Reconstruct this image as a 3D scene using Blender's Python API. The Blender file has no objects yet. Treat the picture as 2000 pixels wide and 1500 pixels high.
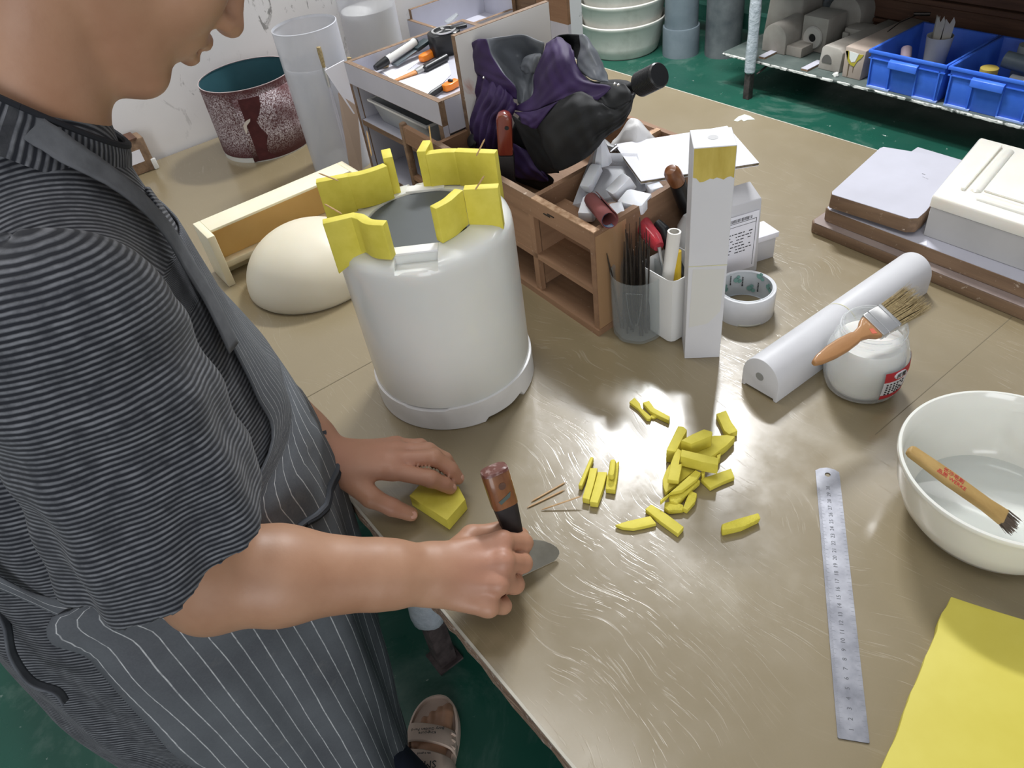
import bpy, bmesh, math, random
import numpy as np
from mathutils import Vector, Matrix, Euler

random.seed(7); np.random.seed(7)
sc = bpy.context.scene
COL = sc.collection

# ---------------------------------------------------------------- camera
cam_d = bpy.data.cameras.new('camera'); cam = bpy.data.objects.new('camera', cam_d); COL.objects.link(cam)
cam_d.sensor_width = 36.0; cam_d.lens = 26.4496; cam_d.clip_start = 0.02; cam_d.clip_end = 60
R3 = Matrix(((0.611824, -0.473646, 0.633507), (0.781928, 0.483068, -0.393996), (-0.119412, 0.736413, 0.665910)))
M = R3.to_4x4(); M.translation = Vector((2.0239,-0.1511,1.5236))
cam.matrix_world = M
sc.camera = cam

# ---------------------------------------------------------------- world, lamps, exposure
w = bpy.data.worlds.new('world'); sc.world = w; w.use_nodes = True
bgn = w.node_tree.nodes['Background']; bgn.inputs[0].default_value = (0.86, 0.89, 0.95, 1); bgn.inputs[1].default_value = 0.30
sc.view_settings.view_transform = 'Standard'; sc.view_settings.look = 'None'
sc.view_settings.gamma = 1.0; sc.view_settings.use_curve_mapping = False
sc.view_settings.exposure = 0.18

def lamp(name, loc, rz, sx, sy, power, col=(1, 0.985, 0.96)):
    d = bpy.data.lights.new(name, 'AREA'); d.shape = 'RECTANGLE'; d.size = sx; d.size_y = sy
    d.energy = power; d.color = col
    o = bpy.data.objects.new(name, d); COL.objects.link(o); o.location = loc; o.rotation_euler = (0, 0, rz)
    return o
lamp('ceiling_tube_and_fill', (0.08, 1.97, 2.98), 0.35, 0.60, 0.18, 90, (0.97, 0.985, 1))
lamp('ceiling_tube_and_fill', (1.45, 2.60, 2.98), 0.35, 1.2, 0.10, 6)
lamp('ceiling_tube_and_fill', (2.2, -0.35, 2.98), 0.35, 1.2, 0.5, 6)
lamp('ceiling_tube_and_fill', (0.75, 0.25, 2.98), 0.35, 1.2, 0.3, 11)  # fill lamp, no tube here; added to brighten the left wall
lamp('ceiling_tube_and_fill', (-0.9, 1.45, 2.98), 0.35, 1.2, 0.10, 75)
fill_panel = lamp('camera_side_fill', (4.6, -1.9, 1.7), 0, 1.8, 1.9, 50, (0.95, 0.97, 1))  # unseen fill panel added behind the camera to lift upright faces
fill_panel.rotation_euler = (Vector((0.9, 0.4, 1.0)) - fill_panel.location).to_track_quat('-Z', 'Y').to_euler()

# ---------------------------------------------------------------- colour and materials
def hexc(h):
    h = h.lstrip('#'); r = []
    for i in (0, 2, 4):
        c = int(h[i:i+2], 16) / 255.0
        r.append(c / 12.92 if c <= 0.04045 else ((c + 0.055) / 1.055) ** 2.4)
    return (r[0], r[1], r[2], 1.0)

class N:
    """small node-tree helper"""
    def __init__(s, name):
        s.m = bpy.data.materials.new(name); s.m.use_nodes = True
        s.t = s.m.node_tree; s.n = s.t.nodes; s.b = s.n['Principled BSDF']; s.out = s.n['Material Output']
        s.tc = None
    def add(s, typ, **kw):
        nd = s.n.new(typ)
        for k, v in kw.items():
            if k.startswith('i_'):
                nd.inputs[k[2:].replace('_', ' ')].default_value = v
            else: setattr(nd, k, v)
        return nd
    def link(s, a, b): s.t.links.new(a, b)
    def coord(s, kind='Object'):
        if s.tc is None: s.tc = s.n.new('ShaderNodeTexCoord')
        return s.tc.outputs[kind]
    def mapped(s, scale=(1, 1, 1), rot=(0, 0, 0), loc=(0, 0, 0), src=None):
        mp = s.n.new('ShaderNodeMapping'); mp.inputs['Scale'].default_value = scale
        mp.inputs['Rotation'].default_value = rot; mp.inputs['Location'].default_value = loc
        s.link(src or s.coord(), mp.inputs['Vector']); return mp.outputs[0]
    def noise(s, scale, detail=4, rough=.55, vec=None, dist=0):
        nd = s.n.new('ShaderNodeTexNoise'); nd.inputs['Scale'].default_value = scale
        nd.inputs['Detail'].default_value = detail; nd.inputs['Roughness'].default_value = rough
        nd.inputs['Distortion'].default_value = dist
        s.link(vec or s.coord(), nd.inputs['Vector']); return nd.outputs['Fac']
    def ramp(s, fac, stops, interp='LINEAR'):
        nd = s.n.new('ShaderNodeValToRGB'); nd.color_ramp.interpolation = interp
        e = nd.color_ramp.elements
        while len(e) < len(stops): e.new(0.5)
        for k, (p, c) in enumerate(stops):
            e[k].position = p
            e[k].color = c if isinstance(c, tuple) else (c, c, c, 1)
        s.link(fac, nd.inputs[0]); return nd.outputs[0]
    def mix(s, fac, a, b, blend='MIX'):
        nd = s.n.new('ShaderNodeMix'); nd.data_type = 'RGBA'; nd.blend_type = blend
        for sock, v in ((nd.inputs[0], fac), (nd.inputs[6], a), (nd.inputs[7], b)):
            if hasattr(v, 'links'): s.link(v, sock)
            else: sock.default_value = v
        return nd.outputs[2]
    def math(s, op, a, b=0.0, c=None):
        nd = s.n.new('ShaderNodeMath'); nd.operation = op
        for sock, v in zip(nd.inputs, (a, b) if c is None else (a, b, c)):
            if hasattr(v, 'links'): s.link(v, sock)
            else: sock.default_value = v
        return nd.outputs[0]
    def attr(s, name):
        nd = s.n.new('ShaderNodeAttribute'); nd.attribute_name = name; return nd
    def bump(s, h, strength=.3, dist=.001):
        nd = s.n.new('ShaderNodeBump'); nd.inputs['Strength'].default_value = strength
        nd.inputs['Distance'].default_value = dist
        s.link(h, nd.inputs['Height']); s.link(nd.outputs[0], s.b.inputs['Normal']); return nd
    def set(s, **kw):
        for k, v in kw.items():
            sk = s.b.inputs[k.replace('_', ' ')]
            if hasattr(v, 'links'): s.link(v, sk)
            else: sk.default_value = v

def mat(name, col, rough=.5, metal=0., col2=None, vs=25., vlo=.35, vhi=.65, stretch=(1, 1, 1), bump=0., bs=120., bd=.0006,
        coat=0., coatr=.08, trans=0., ior=1.45, sss=0., sssr=(.01, .008, .006), spec=.5, alpha=1., detail=5, dist=0.):
    k = N(name); c = hexc(col)
    if col2:
        f = k.noise(vs, detail, vec=k.mapped(stretch), dist=dist)
        k.set(Base_Color=k.ramp(f, [(vlo, c), (vhi, hexc(col2))]))
    else: k.set(Base_Color=c)
    k.set(Roughness=rough, Metallic=metal, IOR=ior)
    k.b.inputs['Specular IOR Level'].default_value = spec
    if coat: k.set(Coat_Weight=coat, Coat_Roughness=coatr)
    if trans: k.set(Transmission_Weight=trans)
    if sss:
        k.set(Subsurface_Weight=sss); k.b.inputs['Subsurface Radius'].default_value = (1, .7, .5); k.b.inputs['Subsurface Scale'].default_value = sssr[0]
    if alpha < 1: k.set(Alpha=alpha)
    if bump: k.bump(k.noise(bs, 4, vec=k.mapped(stretch)), bump, bd)
    return k.m

# ---------------------------------------------------------------- geometry
class G:
    def __init__(s): s.v = []; s.f = []; s.at = {}
    def raw(s, v, f, M=None):
        o = len(s.v)
        for p in v:
            p = Vector(p)
            s.v.append(tuple(M @ p) if M is not None else tuple(p))
        for q in f: s.f.append(tuple(i + o for i in q))
        return s
    def box(s, x0, x1, y0, y1, z0, z1, M=None):
        v = [(x, y, z) for z in (z0, z1) for x, y in ((x0, y0), (x1, y0), (x1, y1), (x0, y1))]
        return s.raw(v, [(3, 2, 1, 0), (4, 5, 6, 7), (0, 1, 5, 4), (1, 2, 6, 5), (2, 3, 7, 6), (3, 0, 4, 7)], M)
    def prism(s, poly, z0, z1, M=None, taper=None):
        a = sum(p[0] * q[1] - q[0] * p[1] for p, q in zip(poly, poly[1:] + poly[:1]))
        if a < 0: poly = poly[::-1]
        n = len(poly); tp = poly
        if taper:
            cx = sum(p[0] for p in poly) / n; cy = sum(p[1] for p in poly) / n
            tp = [(cx + (p[0] - cx) * taper, cy + (p[1] - cy) * taper) for p in poly]
        v = [(p[0], p[1], z0) for p in poly] + [(p[0], p[1], z1) for p in tp]
        f = [tuple(range(n - 1, -1, -1)), tuple(range(n, 2 * n))] + [(i, (i + 1) % n, n + (i + 1) % n, n + i) for i in range(n)]
        return s.raw(v, f, M)
    def lathe(s, prof, n=48, c=(0, 0, 0), cap0=True, cap1=True, M=None, sq=None, ph=0.):
        v = []; f = []
        for r, z in prof:
            for i in range(n):
                a = 2 * math.pi * i / n + ph; k = sq(a, z) if sq else 1.
                v.append((c[0] + r * k * math.cos(a), c[1] + r * k * math.sin(a), c[2] + z))
        for j in range(len(prof) - 1):
            for i in range(n):
                i2 = (i + 1) % n
                f.append((j * n + i, j * n + i2, (j + 1) * n + i2, (j + 1) * n + i))
        if cap0: f.append(tuple(range(n - 1, -1, -1)))
        if cap1: o = (len(prof) - 1) * n; f.append(tuple(range(o, o + n)))
        return s.raw(v, f, M)
    def tube(s, path, r, n=10, caps=True, flat=None, upv=None):
        """sweep a circle (or an ellipse: flat=(a,b)) along path; r scalar or list"""
        path = [Vector(p) for p in path]; m = len(path); v = []; f = []
        up = Vector(upv) if upv else None
        prev = None
        for j, p in enumerate(path):
            t = (path[min(j + 1, m - 1)] - path[max(j - 1, 0)]).normalized()
            if prev is None:
                ref = up or (Vector((0, 0, 1)) if abs(t.z) < .9 else Vector((1, 0, 0)))
            else: ref = prev
            a = (ref - t * ref.dot(t)).normalized(); b = t.cross(a); prev = a
            rr = r[j] if isinstance(r, (list, tuple)) else r
            fa, fb = flat if flat else (1, 1)
            for i in range(n):
                th = 2 * math.pi * i / n
                v.append(tuple(p + (a * math.cos(th) * fa + b * math.sin(th) * fb) * rr))
        for j in range(m - 1):
            for i in range(n):
                i2 = (i + 1) % n; f.append((j * n + i, j * n + i2, (j + 1) * n + i2, (j + 1) * n + i))
        if caps: f.append(tuple(range(n - 1, -1, -1))); f.append(tuple(range((m - 1) * n, m * n)))
        return s.raw(v, f)
    def loft(s, rings, caps=True, closed=True):
        n = len(rings[0]); v = [p for r in rings for p in r]; f = []
        for j in range(len(rings) - 1):
            for i in range(n if closed else n - 1):
                i2 = (i + 1) % n; f.append((j * n + i, j * n + i2, (j + 1) * n + i2, (j + 1) * n + i))
        if caps and closed: f.append(tuple(range(n - 1, -1, -1))); f.append(tuple(range((len(rings) - 1) * n, len(rings) * n)))
        return s.raw(v, f)
    def grid(s, rows):
        return s.loft(rows, caps=False, closed=False)
    def jitter(s, a, seed=1, zmin=None):
        rr = random.Random(seed)
        s.v = [(x + rr.uniform(-a, a), y + rr.uniform(-a, a), z + (rr.uniform(-a, a) if (zmin is None or z > zmin + 1e-4) else 0)) for x, y, z in s.v]
        return s
    def xf(s, M):
        s.v = [tuple(M @ Vector(p)) for p in s.v]; return s
    def add(s, g): return s.raw(g.v, g.f)

def wpos(o):
    p = Vector((0, 0, 0))
    while o is not None: p += o.location; o = o.parent
    return p

def build(name, g, m, parent=None, bevel=0., seg=2, ang=35., sub=0, solid=0., loc=None, soff=-1., cut=0):
    me = bpy.data.meshes.new(name)
    base = wpos(parent) if parent is not None else Vector(loc if loc is not None else (0, 0, 0))
    me.from_pydata([(p[0] - base.x, p[1] - base.y, p[2] - base.z) for p in g.v], [], g.f)
    bm = bmesh.new(); bm.from_mesh(me)
    if not g.at: bmesh.ops.remove_doubles(bm, verts=bm.verts, dist=1e-6)
    bmesh.ops.recalc_face_normals(bm, faces=bm.faces)
    if cut: bmesh.ops.subdivide_edges(bm, edges=bm.edges[:], cuts=cut, use_grid_fill=True)
    if bevel:
        es = [e for e in bm.edges if len(e.link_faces) == 2 and e.calc_face_angle(0) > math.radians(28)]
        bmesh.ops.bevel(bm, geom=es, offset=bevel, segments=seg, affect='EDGES', profile=.5, clamp_overlap=True)
    bm.to_mesh(me); bm.free()
    for k, vals in g.at.items():
        a = me.attributes.new(k, 'FLOAT', 'POINT'); a.data.foreach_set('value', np.asarray(vals, dtype=np.float32))
    me.shade_smooth()
    try: me.set_sharp_from_angle(angle=math.radians(ang))
    except Exception: pass
    me.materials.append(m)
    o = bpy.data.objects.new(name, me); COL.objects.link(o)
    if parent is not None: o.parent = parent
    else: o.location = base
    if solid:
        md = o.modifiers.new('solid', 'SOLIDIFY'); md.thickness = solid; md.offset = soff
    if sub:
        md = o.modifiers.new('sub', 'SUBSURF'); md.levels = sub; md.render_levels = sub
    return o

def base_of(g):
    a = np.array(g.v); return ((a[:, 0].min() + a[:, 0].max()) / 2, (a[:, 1].min() + a[:, 1].max()) / 2, a[:, 2].min())

def tag(o, label, cat, group=None):
    o['label'] = label; o['category'] = cat
    if group: o['group'] = group
    return o
def thing(name, label, cat, loc, group=None):
    o = bpy.data.objects.new(name, None); COL.objects.link(o); o.location = loc; o.empty_display_size = .02
    return tag(o, label, cat, group)
def solo(name, g, m, label, cat, group=None, **kw):
    return tag(build(name, g, m, loc=base_of(g), **kw), label, cat, group)
def struct(name, g, m, **kw):
    o = build(name, g, m, **kw); o['kind'] = 'structure'; return o
def copy_tree(o, parent=None, loc=None):
    c = o.copy(); COL.objects.link(c); c.parent = parent
    if loc is not None: c.location = loc
    for ch in list(o.children): copy_tree(ch, c)
    return c

def text_geo(txt, size, M, extrude=.0002, align='CENTER'):
    cu = bpy.data.curves.new('t', 'FONT'); cu.body = txt; cu.size = size; cu.align_x = align; cu.align_y = 'CENTER'
    cu.extrude = extrude; cu.resolution_u = 2
    o = bpy.data.objects.new('t', cu); COL.objects.link(o)
    dg = bpy.context.evaluated_depsgraph_get(); me = bpy.data.meshes.new_from_object(o.evaluated_get(dg))
    g = G().raw([tuple(v.co) for v in me.vertices], [tuple(p.vertices) for p in me.polygons], M)
    bpy.data.objects.remove(o); bpy.data.curves.remove(cu); bpy.data.meshes.remove(me)
    return g

def frame(o, x, y=None, z=None):
    """4x4 from origin and x axis, approximate y (or z) axis"""
    o = Vector(o); x = Vector(x).normalized()
    if z is not None:
        z = Vector(z); z = (z - x * z.dot(x)).normalized(); y = z.cross(x)
    else:
        y = Vector(y); y = (y - x * y.dot(x)).normalized(); z = x.cross(y)
    return Matrix(((x.x, y.x, z.x, o.x), (x.y, y.y, z.y, o.y), (x.z, y.z, z.z, o.z), (0, 0, 0, 1)))

def arc(cx, cy, r, a0, a1, n):
    return [(cx + r * math.cos(math.radians(a0 + (a1 - a0) * i / n)), cy + r * math.sin(math.radians(a0 + (a1 - a0) * i / n))) for i in range(n + 1)]

def spline(pts, n):
    """Catmull-Rom through pts, n samples per span"""
    P = [Vector(p) for p in pts]; P = [P[0] * 2 - P[1]] + P + [P[-1] * 2 - P[-2]]; out = []
    for i in range(1, len(P) - 2):
        a, b, c, d = P[i-1], P[i], P[i+1], P[i+2]
        for k in range(n):
            t = k / n
            out.append(.5 * ((2*b) + (c - a)*t + (2*a - 5*b + 4*c - d)*t*t + (3*b - a - 3*c + d)*t**3))
    out.append(P[-2].copy()); return out

def patch(ctrl, n=6):
    rows = [spline(r, n) for r in ctrl]
    cols = [spline([r[j] for r in rows], n) for j in range(len(rows[0]))]
    return [[cols[j][i] for j in range(len(cols))] for i in range(len(cols[0]))]

def wall_path(path, th, z0, z1, side=1):
    """upright strip along a plan polyline, thickness th to the given side"""
    P = [Vector((p[0], p[1])) for p in path]; n = len(P); off = []
    for i in range(n):
        t0 = (P[i] - P[i-1]).normalized() if i else (P[1] - P[0]).normalized()
        t1 = (P[i+1] - P[i]).normalized() if i < n - 1 else t0
        t = (t0 + t1).normalized(); nn = Vector((-t.y, t.x)) * side
        k = 1 / max(.5, math.sqrt((1 + t0.dot(t1)) / 2)); off.append(P[i] + nn * th * k)
    return G().prism([tuple(p) for p in P] + [tuple(p) for p in off[::-1]], z0, z1)

# ---------------------------------------------------------------- special materials
def m_table():
    k = N('tabletop_laminate')
    base = k.ramp(k.noise(2.2, 5), [(.3, hexc('#85775a')), (.7, hexc('#8f8163'))])
    fine = k.noise(420, 3)
    base = k.mix(k.math('MULTIPLY', fine, .16), base, hexc('#6f654e'))
    blot = k.ramp(k.noise(7, 6, dist=.6), [(.60, 0.), (.78, 1.)])
    base = k.mix(k.math('MULTIPLY', blot, .22), base, hexc('#b3aa92'))
    # thin scratches in four directions
    wv = k.add('ShaderNodeTexNoise'); wv.inputs['Scale'].default_value = 3.5; wv.inputs['Detail'].default_value = 2; k.link(k.coord(), wv.inputs['Vector'])
    off = k.add('ShaderNodeVectorMath', operation='MULTIPLY_ADD'); k.link(wv.outputs['Color'], off.inputs[0]); off.inputs[1].default_value = (.22, .22, 0); k.link(k.coord(), off.inputs[2])
    scr = None
    for ang, sx, sy, lo in ((.35, 13, 260, .665), (1.25, 17, 320, .675), (2.2, 14, 280, .665), (2.85, 11, 360, .665), (1.8, 24, 260, .68), (.8, 18, 300, .68), (2.5, 26, 300, .675)):
        v = k.mapped((sx, sy, 1), (0, 0, ang), (ang * 3, ang, 0), src=off.outputs[0]); n1 = k.noise(1.0, 3, .5, vec=v, dist=.2)
        line = k.ramp(n1, [(lo, 0.), (lo + .05, 1.)])
        scr = line if scr is None else k.math('MAXIMUM', scr, line)
    patch_ = k.ramp(k.noise(4.2, 4), [(.38, .05), (.66, 1.)])
    scr = k.math('MULTIPLY', scr, patch_)
    base = k.mix(k.math('MULTIPLY', scr, .16), base, hexc('#cfc9b8'))
    k.set(Base_Color=base, Roughness=.42)
    k.b.inputs['Specular IOR Level'].default_value = .35
    k.set(Coat_Weight=1.0, Coat_IOR=1.6, Coat_Roughness=k.ramp(k.noise(14, 5, .65), [(.35, .13), (.65, .27)]))
    h = k.math('ADD', k.math('MULTIPLY', scr, -.8), k.math('MULTIPLY', k.noise(30, 4), .35))
    bn = k.bump(h, .15, .0008); k.link(bn.outputs[0], k.b.inputs['Coat Normal'])
    return k.m
def m_floor():
    k = N('green_floor_paint')
    base = k.ramp(k.noise(1.3, 5), [(.3, hexc('#17463a')), (.7, hexc('#205546'))])
    dust = k.ramp(k.noise(2.6, 8, .7, dist=.9), [(.52, 0.), (.72, 1.)])
    base = k.mix(k.math('MULTIPLY', dust, .34), base, hexc('#8fa098'))
    chips = k.ramp(k.noise(38, 5, .65), [(.66, 0.), (.70, 1.)])
    chips = k.math('MULTIPLY', chips, k.ramp(k.noise(3.1, 3), [(.45, 0.), (.6, 1.)]))
    base = k.mix(chips, base, hexc('#c5cbc6'))
    k.set(Base_Color=base, Roughness=k.ramp(k.noise(6, 4), [(.3, .22), (.7, .5)])); k.bump(k.noise(18, 6), .25, .002); return k.m
def m_wall():
    k = N('scuffed_white_wall')
    base = k.ramp(k.noise(3, 5), [(.3, hexc('#e6e4e2')), (.7, hexc('#eeecec'))])
    sc1 = k.ramp(k.noise(1, 6, .7, vec=k.mapped((1, 22, 10)), dist=1.2), [(.585, 0.), (.63, 1.)])
    sc1 = k.math('MULTIPLY', sc1, k.ramp(k.noise(2.6, 3), [(.40, 0.), (.56, 1.)]))
    base = k.mix(k.math('MULTIPLY', sc1, .75), base, hexc('#6d6a66'))
    k.set(Base_Color=base, Roughness=.85); k.bump(k.noise(40, 5), .2, .001); return k.m
def m_ply(name, a, b, axis=0, wear=.25):
    """plywood / particle-board brown with grain"""
    k = N(name); s = [60, 60, 60]; s[axis] = 4
    base = k.ramp(k.noise(1, 6, .6, vec=k.mapped(tuple(s)), dist=.4), [(.25, hexc(a)), (.75, hexc(b))])
    ch = k.ramp(k.noise(90, 5, .7), [(.62, 0.), (.72, 1.)])
    base = k.mix(k.math('MULTIPLY', ch, wear), base, hexc('#e4d6c4'))
    k.set(Base_Color=base, Roughness=.7); k.bump(k.noise(1, 4, vec=k.mapped(tuple(s))), .3, .0008); return k.m
def m_edge():
    """frayed layered board edge: brown layers with pale chips"""
    k = N('frayed_board_edge')
    lay = k.noise(1, 3, .5, vec=k.mapped((6, 6, 420)))
    base = k.ramp(lay, [(.3, hexc('#4a3a30')), (.5, hexc('#7d6350')), (.7, hexc('#a58b74'))])
    ch = k.ramp(k.noise(130, 5, .7), [(.55, 0.), (.68, 1.)])
    base = k.mix(k.math('MULTIPLY', ch, .7), base, hexc('#d6cbc2'))
    k.set(Base_Color=base, Roughness=.75); k.bump(k.noise(150, 4), .5, .001); return k.m
def m_sand():
    k = N('worn_red_sandpaper')
    dust = k.ramp(k.noise(330, 4, .75), [(.44, 0.), (.60, 1.)])
    zone = k.ramp(k.noise(9, 3), [(.36, 0.05), (.50, 1.)])
    sep = k.n.new('ShaderNodeSeparateXYZ'); k.link(k.coord(), sep.inputs[0])
    zf = k.ramp(sep.outputs[2], [(.012, 0.), (.055, 1.), (.155, 1.), (.166, .2)])
    base = k.mix(k.math('MULTIPLY', k.math('MULTIPLY', dust, zone), zf), hexc('#55282a'), hexc('#d9d0d4'))
    k.set(Base_Color=base, Roughness=.8); k.bump(k.noise(600, 3), .4, .0006); return k.m
def m_stripe():
    """knit shirt: fine pale rows on charcoal, following the 'stripe' coordinate on the cloth"""
    k = N('striped_knit'); a = k.attr('stripe').outputs['Fac']
    ph = k.math('FRACT', k.math('ADD', k.math('MULTIPLY', a, 225.), k.math('MULTIPLY', k.noise(55, 2), .35)))
    tri = k.math('ABSOLUTE', k.math('SUBTRACT', ph, .5))
    line = k.ramp(tri, [(.12, 1.), (.34, 0.)])
    brk = k.ramp(k.noise(70, 4, .6), [(.3, .35), (.65, 1.)])
    f = k.math('MULTIPLY', line, brk)
    base = k.mix(f, hexc('#24262c'), hexc('#77797e'))
    k.set(Base_Color=base, Roughness=.92); k.b.inputs['Specular IOR Level'].default_value = .15
    k.set(Sheen_Weight=.15)
    k.bump(line, .5, .0008); return k.m
def m_apron():
    k = N('pinstriped_apron'); a = k.attr('stripe').outputs['Fac']
    ph = k.math('FRACT', k.math('ADD', k.math('MULTIPLY', a, 58.), k.math('MULTIPLY', k.noise(14, 2), .12)))
    line = k.ramp(k.math('ABSOLUTE', k.math('SUBTRACT', ph, .5)), [(.018, 1.), (.042, 0.)])
    brk = k.ramp(k.noise(120, 3), [(.3, .4), (.6, 1.)])
    base = k.ramp(k.noise(9, 6), [(.3, hexc('#505257')), (.7, hexc('#666a6e'))])
    wv = k.noise(420, 2); base = k.mix(k.math('MULTIPLY', wv, .35), base, hexc('#77797d'))
    dirt = k.ramp(k.noise(22, 6, .7), [(.58, 0.), (.70, 1.)])
    base = k.mix(k.math('MULTIPLY', dirt, .18), base, hexc('#8c8a86'))
    base = k.mix(k.math('MULTIPLY', line, brk), base, hexc('#c4c5c6'))
    k.set(Base_Color=base, Roughness=.95); k.b.inputs['Specular IOR Level'].default_value = .12; k.bump(wv, .3, .0006); return k.m
def m_skin():
    k = N('skin')
    f = k.noise(14, 5)
    base = k.ramp(f, [(.3, hexc('#a67a5e')), (.7, hexc('#b88e72'))])
    red = k.attr('red').outputs['Fac']
    base = k.mix(k.math('MULTIPLY', red, .55), base, hexc('#b07a66'))
    k.set(Base_Color=base, Roughness=.48, Subsurface_Weight=.06); k.b.inputs['Subsurface Radius'].default_value = (1, .35, .2)
    k.b.inputs['Subsurface Scale'].default_value = .008
    k.bump(k.noise(340, 3), .18, .0006); return k.m

M_TABLE = m_table(); M_FLOOR = m_floor(); M_WALL = m_wall(); M_EDGE = m_edge(); M_SAND = m_sand()
M_SHIRT = m_stripe(); M_APRON = m_apron(); M_SKIN = m_skin()
M_PLY = m_ply('brown_plywood', '#7d5d44', '#98765a'); M_PLYY = m_ply('brown_plywood_cross', '#785a43', '#917055', 1)
M_PLYZ = m_ply('brown_plywood_upright', '#7d5d44', '#98765a', 2); M_DARKPLY = m_ply('dark_brown_board', '#4a3226', '#6b4a38', 0, .08)
M_RAW = m_ply('raw_board_edge', '#634d3c', '#94795f', 0, .65)
M_LAM = mat('white_laminate', '#b9b9c3', .38, col2='#c2c2cd', vs=8, bump=.08, bs=60)
M_LAMB = mat('stained_white_laminate', '#dedbd6', .5, col2='#c79a8a', vs=11, vlo=.60, vhi=.74, dist=.8)
M_GREYLAM = mat('rosy_grey_laminate', '#8c7d78', .4, col2='#9c8e88', vs=14)
M_SILI = mat('milky_silicone', '#dadbd6', .26, col2='#dfdfda', vs=6, coat=.4, coatr=.08, sss=.25, sssr=(.02,))
M_SILI2 = mat('cream_silicone', '#ece8dc', .3, col2='#f0eee6', vs=8, coat=.35, coatr=.1, sss=.3, sssr=(.012,), bump=.1, bs=30)
M_RESINW = mat('white_plastic_ring', '#e4e3e2', .35, col2='#d9d8d6', vs=14, vlo=.5, vhi=.75)
M_CORE = mat('dark_grey_core', '#4d5255', .5, col2='#565b5e', vs=5)
M_CLAY = mat('yellow_clay', '#d6c94a', .62, col2='#dfd256', vs=60, bump=.12, bs=300, bd=.0004)
M_CLAYR = mat('crumbly_yellow_clay', '#cec13e', .68, col2='#dacd50', vs=60, bump=.8, bs=180, bd=.003)
M_WOODPICK = mat('toothpick_wood', '#cfae84', .6, col2='#bb9568', vs=80, stretch=(1, 1, 8))
M_CREAM = mat('cream_resin', '#e0d8c0', .42, col2='#e3dcc8', vs=6, sss=.2, sssr=(.008,))
M_CREAMI = mat('cream_inside_bounce', '#e6bf7c', .5, col2='#ddb26c', vs=9, sss=.2, sssr=(.008,))  # amber of bounced light inside the trough, put into the colour
M_CREAMY = mat('cream_yellow_resin', '#f4ecd2', .45, col2='#f1e7c8', vs=9, sss=.2, sssr=(.008,))
M_WHITE = mat('matt_white_resin', '#d2d2d5', .5, col2='#cdcdd0', vs=9)
M_WPLAS = mat('white_glossy_plastic', '#dfdfda', .18, coat=.3, sss=.1)
M_JOINT = mat('yellowish_glue_joint', '#d8d5b0', .5)
M_OCHRE = mat('brushed_ochre_coating', '#b09a3e', .5, col2='#c9b55c', vs=40, stretch=(1, 1, .3), bump=.4, bs=240)
M_STEEL = mat('scuffed_steel', '#9c9da3', .46, 1., col2='#74757c', vs=34, vlo=.35, vhi=.7, detail=8)
M_BLADE = mat('dull_blade_steel', '#a3a198', .42, .75, col2='#8f8d85', vs=30)
M_DSTEEL = mat('dark_steel', '#4b4644', .35, .9, col2='#5d5754', vs=60)
M_CHROME = mat('chrome', '#cfcfcf', .3, .85)
M_BLACK = mat('black_plastic', '#17181a', .38)
M_BLACKM = mat('matt_black_tape', '#1e1a1b', .6, col2='#2a2424', vs=60)
M_RED = mat('red_lacquered_wood', '#6d2320', .22, col2='#7e3a28', vs=40, stretch=(1, 1, .2), coat=.6)
M_BROWNW = mat('varnished_brown_wood', '#8a5a36', .35, col2='#6e4226', vs=60, stretch=(1, 1, .15), coat=.3)
M_PALEW = mat('pale_brush_wood', '#b08255', .42, col2='#9f7248', vs=50, stretch=(1, .2, 1), coat=.2)
M_BAMBOO = mat('bamboo_wood', '#b8985f', .55, col2='#a3834d', vs=50, stretch=(.2, 1, 1))
M_BRISTLE = mat('beige_bristle', '#b9a67c', .8, col2='#8f7d58', vs=300)
M_ORANGE = mat('orange_plastic', '#f0841e', .3, coat=.3)
M_PAPER = mat('white_paper', '#e8e7ee', .7)
M_PRINT = mat('dark_print', '#3a3a3c', .7); M_PRINTR = mat('red_print', '#c4323c', .6); M_PRINTG = mat('teal_print', '#7fa9a0', .7)
M_BLUE = mat('blue_bin_plastic', '#3563cf', .36, col2='#4472d8', vs=12, coat=.1, bump=.05)
M_TUB = mat('scuffed_white_tub', '#dcdad2', .5, col2='#b5b3a9', vs=9, vlo=.52, vhi=.85, detail=8)
M_PVC = mat('grey_pvc', '#5e6a72', .4, col2='#707b82', vs=7)
M_PVCD = mat('dusty_dark_pipe', '#454b4f', .5, col2='#676c6e', vs=8)
M_PLASTER = mat('dusty_plaster', '#a39f98', .8, col2='#918b83', vs=9, bump=.2, bs=60)
M_PLASTERG = mat('grey_plaster_side', '#bcbbba', .7, col2='#b3b2b1', vs=9)
M_SHELF = mat('grey_green_shelf_plate', '#4a5552', .5, col2='#616a66', vs=10, detail=8)
M_CHIP = mat('chipped_white_edge', '#cfcfca', .7, col2='#3b423f', vs=24, vlo=.5, vhi=.58, detail=6)
M_GSTEEL = mat('green_painted_steel', '#1d4a40', .45, col2='#2a5a4e', vs=12)
M_RUST = mat('rusty_steel_leg', '#5b504f', .6, col2='#3d3434', vs=40)
M_FOAM = mat('wrapped_bubble_foam', '#a9b0b8', .35, col2='#bcc2c8', vs=26, coat=.3, bump=.9, bs=55, bd=.004)
M_CARD = mat('white_carton', '#cbcacc', .55, col2='#c3c2c5', vs=8)
M_CORR = mat('corrugated_brown', '#5b5140', .8, col2='#8d8068', vs=200)
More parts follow.
